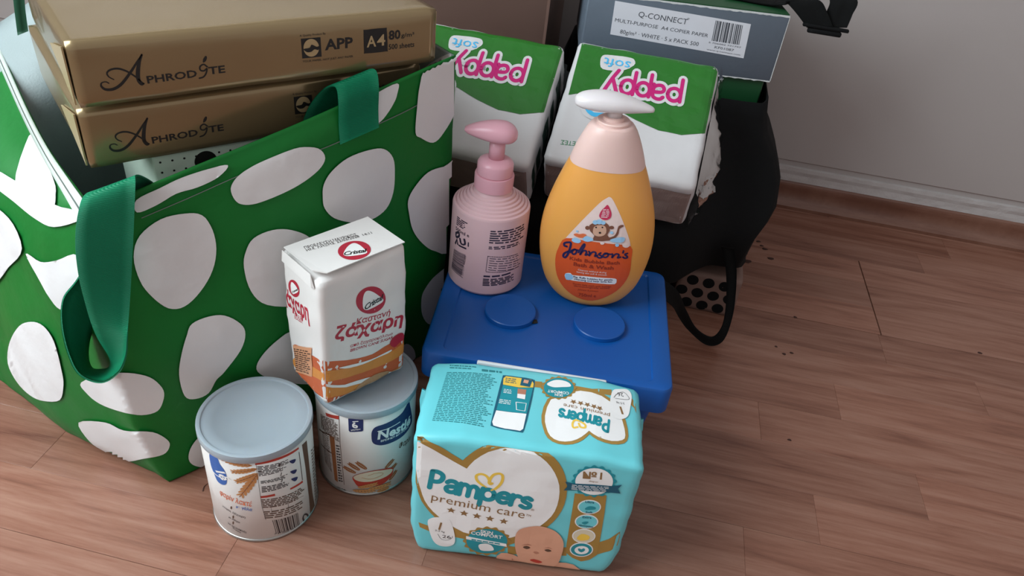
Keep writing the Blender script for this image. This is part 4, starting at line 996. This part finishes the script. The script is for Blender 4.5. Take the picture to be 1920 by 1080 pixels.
fp('icon', pstroke(c, kp([(245, 480), (320, 515)]), 2, 0)+pstroke(c, kp([(350, 450), (348, 490)]), 2, 0)+pstroke(c, kp([(210, 340), (240, 335), (245, 375), (215, 385), (210, 350)]), 2)+pstroke(c, kp([(205, 455), (225, 410), (230, 465)]), 2, 0), c, m_ppl, 1, PCU)
s = Sh(); rr = random.Random(8); t = 0.
q = [V(c.at(*K(*p))) for p in ((190, 515), (318, 585), (270, 835), (160, 730))]
while t < 1:
    w = rr.choice((.012, .02, .035)); e = min(1, t+w)
    s = s+Sh([tuple(q[0].lerp(q[3], e)), tuple(q[1].lerp(q[2], e)), tuple(q[1].lerp(q[2], t)), tuple(q[0].lerp(q[3], t))], [(0, 1, 2, 3)]); t = e+rr.choice((.012, .02))
decal('barcode', s, c, m_ppl, 1, PCU)
fp('fine_print', ptext(c, '5 201219 486585', K(285, 850), K(325, 600), 3), c, m_ppl, 1, PCU)

# ================================================================== orange bath wash bottle
m_orange = M('orange_plastic', 'e8a350', .34, vary=.04, vscale=8, sub=.2); m_cap = M('pale_pink_cap', 'e6c3bb', .4, vary=.02, sub=.15); m_pumpw = M('white_pump', 'ddd5d6', .38, vary=.02, sub=.15)
m_lab = M('orange_label', 'd9551e', .4, vary=.05); m_lil = M('lilac_label', 'e9cfc9', .4, vary=.05, vscale=300); m_indigo = M('indigo_ink', '1f1a4d', .45)
m_drop = M('magenta_ink', 'c32a52', .45); m_sky = M('sky_ink', '9cc6e6', .5); m_rustl = M('rust_letter_ink', '8f2f12', .5); m_mon = M('cocoa_ink', '7a4a37', .5); m_mon2 = M('tan_ink', 'd0a28a', .5)
wash = thing('pump_bottle', 'orange teardrop bath wash bottle with pale cap and white pump on the blue box', 'bottle', frame(-.006, .695, BT-.0017, 4, 0, -2.2))
def ering(w, d, z, x0=0, n=48, e=.92):
    return [(x0+w*math.copysign(abs(math.cos(t))**e, math.cos(t)), d*math.copysign(abs(math.sin(t))**e, math.sin(t)), z) for t in [2*math.pi*i/n for i in range(n)]]
jp = [(.022, .018, 0), (.030, .022, .0015), (.041, .027, .009), (.0515, .031, .026), (.058, .0335, .052), (.060, .0345, .078), (.0575, .0335, .104), (.0515, .031, .128), (.0435, .0275, .151), (.0375, .025, .166)]
jl = cubic([V(p) for p in jp], 5)
jloops = [ering(p.x, p.y, p.z) for p in jl]
jb_ = loft('bottle_body', jloops, m_orange, wash)
cl = cubic([V(p) for p in ((.0380, .0255, .1645), (.0345, .0245, .176), (.0295, .0232, .189), (.0245, .0215, .1995), (.0205, .0195, .205))], 4)
loft('cap', [ering(cl[0].x-.001, cl[0].y-.001, .164)]+[ering(p.x, p.y, p.z) for p in cl]+[ering(.018, .0175, .2062)], m_cap, wash)
edge_sharp(lathe('cap_ring', [(.0165, .2045), (.0165, .2085), (.0155, .2095), (.0105, .2095), (.0100, .2125), (.0085, .213)], m_cap, wash, 40), 35)
lathe('pump_stem', [(.0075, .2125), (.0075, .2245)], m_pumpw, wash, 28)
pump_head('pump_head', [(-.0395, .001, .2245, .2265), (-.0375, .0075, .2215, .2300), (-.030, .0125, .2195, .2335), (-.016, .0155, .2185, .2355), (0, .0155, .2185, .2345), (.014, .0125, .219, .2315), (.027, .0085, .220, .2275), (.035, .005, .2205, .2245), (.037, .001, .221, .223)], m_pumpw, wash, 3)
jv = [p for l in jloops for p in l]; jf = grid_faces(48, len(jloops), True)
F_ = Face(wash, jv, jf, (0, -.034, 0), (1, 0, 0), (0, 0, 1)); kj = Z(980, 160, 1080/440); k5 = Z(1020, 380, 5.4); JC = .006
def q5(x, y): return (1020+x/5.4, 380+y/5.4)
def DJ(n, pts, m, l, sm=3): return decal(n, ppoly(F_, k5(pts), sm), F_, m, l, JC)
lab_ = decal('label', ppoly(F_, kj([(385, 520), (402, 514), (420, 535), (455, 610), (485, 690), (497, 740), (500, 800), (490, 870), (450, 930), (390, 970), (320, 990), (250, 975), (190, 930), (157, 870), (150, 800), (165, 745), (200, 700), (270, 625), (350, 545)]), 3), F_, m_lil, 1, JC)
F_.part = lab_
decal('label_panel', ppoly(F_, kj([(200, 702), (300, 716), (400, 728), (497, 740), (500, 800), (490, 870), (450, 930), (390, 970), (320, 990), (250, 975), (190, 930), (157, 870), (150, 800), (165, 745)]), 3), F_, m_lab, 2, JC)
DJ('drop_print', [(645, 20), (672, 70), (684, 115), (670, 155), (625, 175), (580, 160), (558, 130), (580, 80), (615, 45)], m_drop, 3)
fp('fine_print', fine(F_, k5([(600, 60), (665, 60), (660, 155), (575, 150)]), 6, 51, .35, 2), F_, m_pwhite, 4)
for x_, y_, r_ in ((520, 195, 28), (560, 190, 32), (600, 200, 24), (335, 285, 12), (685, 300, 18)): DJ('bubble_print', ell(x_, y_, r_, r_*.8, 16), m_sky, 5, 0)
DJ('animal_print', [(755, 235), (800, 222), (804, 240), (765, 262), (755, 310), (725, 350), (660, 372), (650, 355), (710, 335), (738, 290)], m_mon, 3, 2)
DJ('animal_print', ell(440, 252, 24, 20, 16), m_mon, 3, 0); DJ('animal_print', ell(685, 250, 24, 18, 16), m_mon, 3, 0)
DJ('animal_print', [(460, 225), (520, 200), (610, 198), (655, 225), (665, 280), (640, 325), (670, 378), (500, 380), (510, 330), (468, 285)], m_mon, 4, 2)
DJ('animal_print', [(505, 245), (540, 225), (600, 225), (628, 250), (630, 300), (600, 330), (550, 338), (505, 320), (495, 285)], m_mon2, 5, 2)
for pts in (ell(528, 245, 9, 8, 10), ell(592, 245, 9, 8, 10), ell(567, 300, 13, 10, 10)): DJ('animal_print', pts, m_ink, 6, 0)
DJ('bubble_print', [(390, 370), (420, 335), (470, 345), (500, 375), (440, 392)], m_sky, 5); DJ('bubble_print', [(668, 385), (690, 362), (780, 345), (820, 355), (800, 395), (730, 400)], m_sky, 5)
DJ('bubble_print', [(280, 370), (310, 350), (350, 362), (375, 385), (350, 405), (300, 395)], m_sky, 5); DJ('bubble_print', ell(740, 425, 20, 18, 14), m_sky, 5, 0); DJ('bubble_print', ell(830, 425, 38, 28, 16), m_lil, 4, 0); DJ('bubble_print', ell(590, 405, 22, 16, 14), m_lil, 5, 0)
DJ('bubble_print', [(300, 320), (325, 308), (360, 315), (400, 310), (430, 325), (395, 352), (340, 345)], m_oran, 4)
# script lettering drawn with a pen-like stroke
J = [(232, 440), (205, 430), (210, 405), (250, 398), (272, 405), (262, 460), (240, 520), (215, 550), (195, 540), (205, 510), (245, 490)]
scr = pstroke(F_, k5(J), 3.8)
for path in ([(262, 500), (290, 475), (318, 470), (330, 490), (315, 515), (290, 515), (285, 492), (310, 472), (350, 480)],
             [(350, 500), (385, 440), (408, 415), (410, 435), (385, 480), (365, 525), (390, 490), (420, 482), (430, 500), (418, 528), (440, 520)],
             [(455, 490), (462, 505), (455, 535), (485, 500), (515, 497), (525, 512), (515, 540), (540, 530)],
             [(575, 505), (555, 520), (580, 535), (585, 550), (560, 556), (540, 545)], [(600, 530), (615, 510), (645, 512), (648, 535), (625, 550), (600, 545), (598, 528), (630, 515), (680, 520)],
             [(690, 515), (695, 530), (688, 555), (720, 520), (750, 517), (757, 532), (745, 555), (775, 548)], [(805, 485), (800, 505)],
             [(845, 510), (820, 520), (840, 540), (842, 555), (815, 558), (800, 548)]):
    scr = scr+pstroke(F_, k5(path), 3.4)
decal('lettering', scr, F_, m_indigo, 4, JC)
decal('lettering', ptext(F_, 'Kids Bubble Bath', q5(258, 572), q5(765, 622), 6.5, .018), F_, m_rustl, 4, JC)
decal('lettering', ptext(F_, 'Bath & Wash', q5(298, 632), q5(703, 675), 7, .018), F_, m_rustl, 4, JC)
fp('fine_print', ptext(F_, 'Cleanses without drying', q5(343, 682), q5(632, 712), 3.2, .01)+ptext(F_, 'leaving skin soft & smooth', q5(330, 703), q5(635, 737), 3.2, .01), F_, m_lil, 4)
DJ('bubble_banner', [(290, 730), (420, 742), (600, 758), (720, 765), (735, 790), (715, 822), (600, 818), (420, 800), (290, 785), (255, 775), (225, 770), (210, 740), (220, 712), (270, 710)], m_pwhite, 3, 2)
DJ('bubble_banner', [(215, 715), (285, 725), (290, 770), (225, 775)], m_sky, 4, 2)
fp('fine_print', ptext(F_, 'Big, fluffy bubbles for gentle', q5(298, 752), q5(695, 785), 3.2, .015)+ptext(F_, 'cleansing and bath time fun', q5(300, 774), q5(688, 805), 3.2, .015), F_, m_indigo, 4)
fp('fine_print', ptext(F_, 'Gentle daily wash with bubbles', q5(290, 820), q5(680, 852), 3)+ptext(F_, 'dermatologically tested', q5(300, 842), q5(660, 868), 3), F_, m_rustl, 4)
fp('lettering', ptext(F_, 'Johnson & Johnson', q5(338, 880), q5(550, 900), 3, .0, .3), F_, m_rustl, 4)
decal('lettering', ptext(F_, '750ml e', q5(350, 940), q5(525, 955), 6, .0), F_, m_rustl, 4)

# ================================================================== napkin packs in printed film
m_napkin = M('white_napkin_film', 'd0cdce', .38, vary=.03, vscale=30, bump=.3, bscale=120)
m_pgreen = M('green_film_print', '1c6b1a', .3, vary=.12, vscale=18, coat=.3); m_mag = M('magenta_film_print', 'c2186f', .35); m_cyan = M('cyan_film_print', '45b3e4', .35); m_gtxt = M('green_letter_print', '1d7a4a', .4)
NW, NL, NT = .179, .186, .085
napR = thing('napkin_pack', 'film wrapped napkin pack lying tilted behind the orange bottle', 'napkin pack', frame(.006, .9225, .2215, -2.5, 29.5), 'napkin packs')
def nshape(p, a, b, c): return p
nv, nf = soft_box(NW, NL, NT, (28, 28, 16), .007, nshape, .0014, 40, 4, (.001, .001, .0015))
nb_ = obj('napkin_block', nv, nf, m_napkin, napR, True)
F_ = Face(napR, nv, nf, (0, 0, NT), (1, 0, 0), (0, 1, 0), (-NW/2+.003, NW/2-.002, -NL/2+.003, NL/2-.002)); kn = Z(1060, 0, 1440/560); NCU = .005; F_.part = nb_
def qn(x, y): return (1060+x*560/1440, y*560/1440)
def DN(n, pts, m, l, sm=3): return decal(n, ppoly(F_, kn(pts), sm), F_, m, l, NCU)
decal('green_print', ppoly(F_, kn([(80, 212), (430, 266), (775, 322), (712, 622), (660, 645), (560, 652), (450, 630), (340, 580), (200, 500), (110, 465), (50, 452), (15, 458)])), F_, m_pgreen, 3, .004)
def outlined(word, w, wo, A, B, hpx, m, lay):
    decal('lettering_outline', scaled_mono(F_, word, wo, A, B, hpx), F_, m_napkin, lay, NCU)
    for k in (1,): decal('lettering', scaled_mono(F_, word, w, A, B, hpx), F_, m, lay+1, NCU)
outlined('pappy', .25, .62, qn(560, 432), qn(205, 372), 27, m_mag, 6)
t_, w_ = text('soft', .0); t2, w2 = text('soft', .06)
decal('lettering_outline', place(F_, t2, w2, qn(322, 303), qn(185, 278), 18), F_, m_napkin, 5, NCU); decal('lettering_outline', ppoly(F_, kn([(180, 270), (220, 268), (300, 278), (332, 290), (330, 318), (260, 345), (180, 335), (168, 300)]), 3), F_, m_napkin, 5, NCU)
decal('lettering', place(F_, t_, w_, qn(316, 302), qn(190, 280), 17), F_, m_cyan, 8, NCU)
DN('ring_print', ell(150, 515, 78, 66, 28), m_napkin, 5, 0)
decal('ring_print', pstroke(F_, kn([(205, 460), (150, 455), (112, 480), (105, 520), (130, 552), (180, 556)]), 9), F_, m_cyan, 7, NCU)
decal('lettering', ptext(F_, 'ΧΑΡΤΟΠΕΤΣΕΤΕΣ', qn(230, 705), qn(-20, 675), 8, .01), F_, m_gtxt, 1, NCU)
FR = Face(napR, nv, nf, (NW/2, 0, 0), (0, 1, 0), (0, 0, 1)); FR.part = nb_
m_dg = M('dark_side_print', '1d3a30', .5)
s = Sh()
for i, (y0, w, z0, h) in enumerate(((-.08, .012, .01, .05), (-.06, .02, .02, .035), (-.03, .03, .012, .05), (.01, .018, .02, .04), (.04, .03, .01, .055))): 
    decal('side_print', rect(y0, z0, y0+w, z0+h), FR, m_dg, 1, NCU)
m_tis = weave('shade_tinted_tissue', 'a58f89', .8, 260, 'Z', .8, .15)  # beige-brown tint puts the front face's shade and brownish reflection into the colour
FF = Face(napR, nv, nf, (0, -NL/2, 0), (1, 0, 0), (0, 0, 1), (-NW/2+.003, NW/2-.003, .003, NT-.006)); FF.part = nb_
decal('shaded_tissue_edge', rect(-NW/2+.003, .003, NW/2-.003, NT-.012), FF, m_tis, 2, .004, label='layered tissue edges with shade and reflection painted in')
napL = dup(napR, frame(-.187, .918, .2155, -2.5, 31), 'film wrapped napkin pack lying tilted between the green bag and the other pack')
# loose clear film crumpled on the right end of the pack behind the orange bottle
mf = bpy.data.materials.new('clear_film'); mf.use_nodes = True; nt = mf.node_tree; nt.nodes.clear()
o_ = nt.nodes.new('ShaderNodeOutputMaterial'); mxs = nt.nodes.new('ShaderNodeMixShader'); tr = nt.nodes.new('ShaderNodeBsdfTransparent'); gl = nt.nodes.new('ShaderNodeBsdfGlossy'); fr = nt.nodes.new('ShaderNodeFresnel')
gl.inputs['Roughness'].default_value = .08; fr.inputs[0].default_value = 1.22; tr.inputs[0].default_value = (.93, .93, .93, 1)
nz = nt.nodes.new('ShaderNodeTexNoise'); nz.inputs['Scale'].default_value = 60; tcf = nt.nodes.new('ShaderNodeTexCoord'); bpf = nt.nodes.new('ShaderNodeBump'); bpf.inputs['Strength'].default_value = .3; bpf.inputs['Distance'].default_value = .004
nt.links.new(tcf.outputs['Object'], nz.inputs[0]); nt.links.new(nz.outputs[0], bpf.inputs['Height']); nt.links.new(bpf.outputs[0], gl.inputs['Normal']); nt.links.new(bpf.outputs[0], fr.inputs['Normal'])
nt.links.new(fr.outputs[0], mxs.inputs[0]); nt.links.new(tr.outputs[0], mxs.inputs[1]); nt.links.new(gl.outputs[0], mxs.inputs[2]); nt.links.new(mxs.outputs[0], o_.inputs[0])
vs = []; nu, nvv = 26, 12
for j in range(nvv):
    t = j/(nvv-1)
    for i in range(nu):
        u = i/(nu-1); y = -NL/2-.004+u*(NL+.004)
        bul = math.sin(math.pi*t)*(.010+.014*math.sin(math.pi*min(1, u*1.3)))
        w = noise.noise(V((u*9, t*6, 3)))*.007*math.sin(math.pi*t)+noise.noise(V((u*24, t*14, 8)))*.004*math.sin(math.pi*t)
        vs.append((NW/2+.0012+bul+w, y, NT*(1-t)*.98+.001+.006*noise.noise(V((u*7, t*3, 1)))*math.sin(math.pi*t)))
obj('loose_film', vs, grid_faces(nu, nvv), mf, napR, True)
# ================================================================== black tote bag slumped behind, carrying the paper box
m_black = M('black_fabric', '0b0b0c', .85, vary=.2, vscale=60, bump=.3, bscale=700, spec=.2)
m_bweb = weave('black_webbing', '030303', .8, 500, 'Z', .4)
tote = thing('tote_bag', 'black fabric tote bag slumped under the napkin packs against the wall', 'bag', frame(.0, 1.0, 0))
lev = [  # z, xl, yf, yr, xr, xlb
 (.002, -.235, .850, 1.016, .195, -.118), (.0715, -.240, .846, 1.014, .205, -.118), (.0765, -.240, .845, .925, .204, -.118), (.084, -.240, .845, .911, .198, -.118), (.125, -.240, .844, .908, .203, -.118), (.150, -.240, .846, .916, .214, -.118),
 (.165, -.238, .852, .935, .222, -.118), (.190, -.225, .895, .965, .222, -.118), (.215, -.205, .940, .985, .210, -.116), (.240, -.160, .982, .995, .192, -.114), (.262, -.105, 1.0085, 1.010, .186, -.114), (.282, -.098, 1.0095, 1.012, .182, -.114)]
loops = []
for z, xl, yf, yr, xr, xb in lev:
    P = [V((xl, yf, z)), V((-.06, yf-.002, z)), V((.07 if z < .072 else .095, yf, z)), V((.098 if z < .072 else .145, max(yf, yr), z)), V((xr-.01, max(yf, yr)+.005, z)), V((xr, max(yf, yr)+.03, z)), V((xr, 1.15, z)), V((xr-.01, 1.262, z)), V((.05, 1.266, z)), V((xb, 1.262, z)), V((xb, 1.065, z)), V((min(xb, xl+.02), 1.035, z)), V((xl-.002, max(yf+.03, 1.0), z))]
    Q = []; n = len(P)
    for i in range(n):
        for k in range(5): Q.append(P[i].lerp(P[(i+1) % n], k/5))
    Q2 = [(Q[i-1]+Q[i]*2+Q[(i+1) % len(Q)])/4 for i in range(len(Q))]
    for i, q in enumerate(Q2):
        cn = V((.0, 1.06, z)); o2 = (q-cn); o2.z = 0; o2.normalize(); q += o2*(.0022*noise.noise(V((q.x*17, q.y*17, z*13)))-.001)
    loops.append(Q2)
nn = len(loops[0]); vs = [p-V((0, 1.0, 0)) for l in loops for p in l]
fs = grid_faces(nn, len(loops), True)+[tuple(reversed(range(nn)))]
ob = obj('bag_body', vs, fs, m_black, tote, True); so = ob.modifiers.new('thickness', 'SOLIDIFY'); so.thickness = .0018; so.offset = -1
def on_y(x, y, Y): d = px_ray(x, y); return EYE+d*(Y/d.y)
def pst(a, b, Y, Y2=None):
    A, B = on_y(a[0], a[1], Y), on_y(b[0], b[1], Y2 or Y); return ((A+B)/2-V((0, 1.0, 0)), (B-A)/2)
ribbon('handle', [pst((1188, 500), (1188, 535), .815, .795), pst((1212, 512), (1210, 545), .797, .78), pst((1240, 523), (1238, 556), .788, .772), pst((1270, 545), (1262, 576), .795), pst((1287, 582), (1271, 592), .815), pst((1306, 616), (1290, 618), .832), pst((1334, 632), (1324, 646), .838), pst((1352, 616), (1354, 640), .842), pst((1359, 590), (1373, 595), .855), pst((1362, 545), (1380, 545), .872), pst((1360, 500), (1381, 500), .884), pst((1352, 462), (1376, 466), .888)], m_bweb, tote, .0018, 6, 3)

# paper box with grey lid standing in the tote
qrot = math.degrees(math.atan2(.04, .259)); QW, QD = .262, .17
mq = Matrix.Rotation(R(qrot), 4, 'Z'); qc = mq @ V((QW/2, QD/2, 0))
QB = .004
pbox = thing('paper_box', 'dark green copier paper box with labelled grey lid standing in the black tote', 'box', Matrix.Translation((-.082+qc.x, 1.012+qc.y, QB)) @ mq)
m_gcard = M('grey_card', '59636f', .5, vary=.05, vscale=40, bump=.2, bscale=200); m_gbox = M('dark_green_card', '0d4522', .5, vary=.06); m_worn = M('worn_card_edge', 'c9cbcb', .8, vary=.2, vscale=400)
bevel_box('box_body', (QW-.012, QD-.012, .34), m_gbox, pbox, .002, 1, (0, 0, .17))
ql_ = bevel_box('lid', (QW, QD, .088), m_gcard, pbox, .0018, 2, (0, 0, .341))
bevel_box('lid_top', (QW-.003, QD-.003, .0012), m_gbox, pbox, 0, 1, (0, 0, .3857))
rr = random.Random(2); fq = Face(pbox, None, None, (0, -QD/2, 0), (1, 0, 0), (0, 0, 1)); fq.part = ql_
for z0, z1 in ((.3836, .3854), (.2972, .2984)):
    up = []; lo = []
    for i in range(61):
        x = -QW/2+.001+(QW-.002)*i/60; up.append((x, z1)); lo.append((x, z0-rr.random()*.0012))
    decal('worn_edge', poly(up+lo[::-1]), fq, m_worn, 1)
decal('worn_edge', poly([(QW/2-.0016, .298), (QW/2-.0004, .298), (QW/2-.0004, .384), (QW/2-.0012, .384)]), fq, m_worn, 1)
m_slab = M('label_paper', 'd6d7de', .5, vary=.02); m_gink = M('grey_ink', '4c5058', .6)
kq = Z(1060, 0, 1440/560)
decal('label', ppoly(fq, kq([(240, 3), (895, 116), (859, 281), (216, 165)])), fq, m_slab, 2)
def qq(x, y): return (1060+x*560/1440, y*560/1440)
decal('lettering', ptext(fq, 'Q-CONNECT', qq(350, 80), qq(585, 118), 11, .0), fq, m_gink, 3)
fp('lettering', ptext(fq, '®', qq(586, 92), qq(598, 94), 3), fq, m_gink, 3)
decal('lettering', ptext(fq, 'MULTI-PURPOSE  A4 COPIER PAPER', qq(238, 103), qq(686, 180), 7, .0), fq, m_gink, 3)
decal('lettering', ptext(fq, '80g/m² · WHITE · 5 x PACK 500', qq(262, 160), qq(640, 222), 8, .0), fq, m_gink, 3)
decal('barcode', barcode(fq, kq([(725, 98), (858, 122), (840, 216), (705, 196)]), 24, 6), fq, m_gink, 3)
fp('fine_print', ptext(fq, '5 706002 731797', qq(690, 207), qq(845, 232), 3)+ptext(fq, 'KF01087', qq(718, 232), qq(810, 248), 5)+ptext(fq, 'www.q-connect.com', qq(680, 240), qq(842, 268), 3), fq, m_gink, 3)

# black webbing with slider hanging off the lid
strap = thing('webbing_strap', 'black webbing strap with a plastic slider hanging off the grey lid', 'strap', frame(.22, 1.08, .39))
so_ = V((.22, 1.08, .39))
def pst2(a, b, Y, Y2=None):
    A, B = on_y(a[0], a[1], Y), on_y(b[0], b[1], Y2 or Y); return ((A+B)/2-so_, (B-A)/2)
ztop = QB+.3885
def top2(a, b, z): A, B = on_z(a[0], a[1], z), on_z(b[0], b[1], z); return ((A+B)/2-so_, (B-A)/2)
def lay(x, y, z, wx, wy, wz=0.): return (V((x, y, z))-so_, V((wx, wy, wz)))
ribbon('webbing', [pst2((1513, 52), (1562, 52), 1.062), pst2((1494, 26), (1552, 26), 1.066), pst2((1474, 4), (1537, 2), 1.072), lay(.178, 1.083, ztop+.0065, .010, .016), lay(.150, 1.094, ztop+.001, .004, .020), lay(.095, 1.100, ztop+.001, .002, .020)], m_bweb, strap, .002, 6, 2)
ribbon('webbing', [pst2((1538, 52), (1588, 52), 1.066), pst2((1548, 26), (1598, 28), 1.072), pst2((1556, 0), (1607, 0), 1.080), lay(.222, 1.110, ztop+.030, .012, .016), lay(.190, 1.135, ztop+.026, .006, .019), lay(.150, 1.142, ztop+.004, .004, .020), lay(.095, 1.145, ztop+.001, .002, .020)], m_bweb, strap, .002, 6, 2)
a_, b_ = on_y(1503, 54, 1.062), on_y(1592, 56, 1.062); wd = (b_-a_).length
sl = bevel_box('slider', (wd, .007, .004), m_black, strap, .0012, 2); sl.location = (a_+b_)/2-so_+V((0, 0, .002)); sl.rotation_euler = (0, 0, 0)
sl = bevel_box('slider', (wd*.74, .007, .006), m_black, strap, .0018, 2); sl.location = (a_+b_)/2-so_+V((0, 0, -.004))

# brown paper bag with black dots on the floor in front of the tote
m_kraft = M('kraft_paper', '7a5f55', .7, vary=.08, vscale=50)
gx0, gx1, gy0, gy1, gh = .114, .203, .918, .984, .062
gift = thing('gift_bag', 'small brown paper bag with black dots on the floor below the black tote', 'paper bag', frame((gx0+gx1)/2, (gy0+gy1)/2, .0005, -2))
gv, gf = soft_box(gx1-gx0, gy1-gy0, gh, (12, 8, 10), .003, None, .001, 45, 3)
gb_ = obj('paper_body', gv, gf, m_kraft, gift, True)
fg = Face(gift, gv, gf, (0, -(gy1-gy0)/2, 0), (1, 0, 0), (0, 0, 1)); fg.part = gb_
for r_i in range(3):
    for c_i in range(6):
        x = -.046+.0225*c_i+(.0112 if r_i % 2 else 0); y = .010+.0195*r_i
        if abs(x) < .036: decal('black_dot', poly(ell(x, y, .0082, .0082, 22)), fg, m_black, 1, .008)

# brown carton against the wall behind the napkins
m_card = M('brown_carton', '5c443b', .55, vary=.04, vscale=14); m_card2 = M('carton_tape', '6e544b', .35)
ct = thing('carton', 'tall brown cardboard carton against the wall behind the napkin packs', 'carton', frame(-.42, 1.165, 0))
bevel_box('carton_body', (.56, .17, .56), m_card, ct, .002, 2, (0, 0, .281))
bevel_box('corner_tape', (.004, .172, .555), m_card2, ct, 0, 1, (.279, -.0005, .281))
bevel_box('flap', (.276, .168, .004), m_card, ct, .001, 1, (-.139, 0, .564)); bevel_box('flap', (.276, .168, .004), m_card, ct, .001, 1, (.139, 0, .564))

# crumbs and stains on the floor
m_crumb = M('brown_crumb', '3a1d13', .8)
rr = random.Random(4)
def blob(px_, py_, r, lab, grp):
    c0 = on_z(px_, py_, 0); n = 9; vs = []
    for k, (f, z) in enumerate(((1, .0002), (.75, .0009))):
        for i in range(n):
            a = 2*math.pi*i/n; q = r*f*(1+.14*math.sin(3*a+px_)+.1*math.sin(2*a+py_)); vs.append((q*1.3*math.cos(a), q*math.sin(a), z))
    fs = grid_faces(n, 2, True)+[tuple(range(n, 2*n)), tuple(reversed(range(n)))]
    o = obj('crumb', vs, fs, m_crumb); o.location = c0; return tag(o, lab, 'crumb', grp)
for p in ((1401, 490, .0055), (1422, 453, .0030), (1434, 467, .0035), (1445, 485, .0040), (1399, 475, .0022), (1428, 461, .0025)): blob(*p, 'dark brown crumb on the floor beside the black tote', 'crumbs beside the tote')
for p in ((1455, 650, .0016), (1470, 664, .0022), (1484, 662, .0020), (1491, 595, .0022), (1480, 825, .0018), (1837, 662, .0024)): blob(*p, 'tiny brown crumb on the open floor boards', 'crumbs on the open floor')
hr = [on_z(x, y, .0006) for x, y in ((380, 921), (383, 912), (392, 905), (402, 901), (412, 903))]
tag(ribbon('hair', [(p-hr[0], V((.0003, .0003, 0))) for p in hr], m_crumb, None, .0003, 5, 1), 'thin dark hair curled on the floor beside the can', 'hair').location = hr[0]
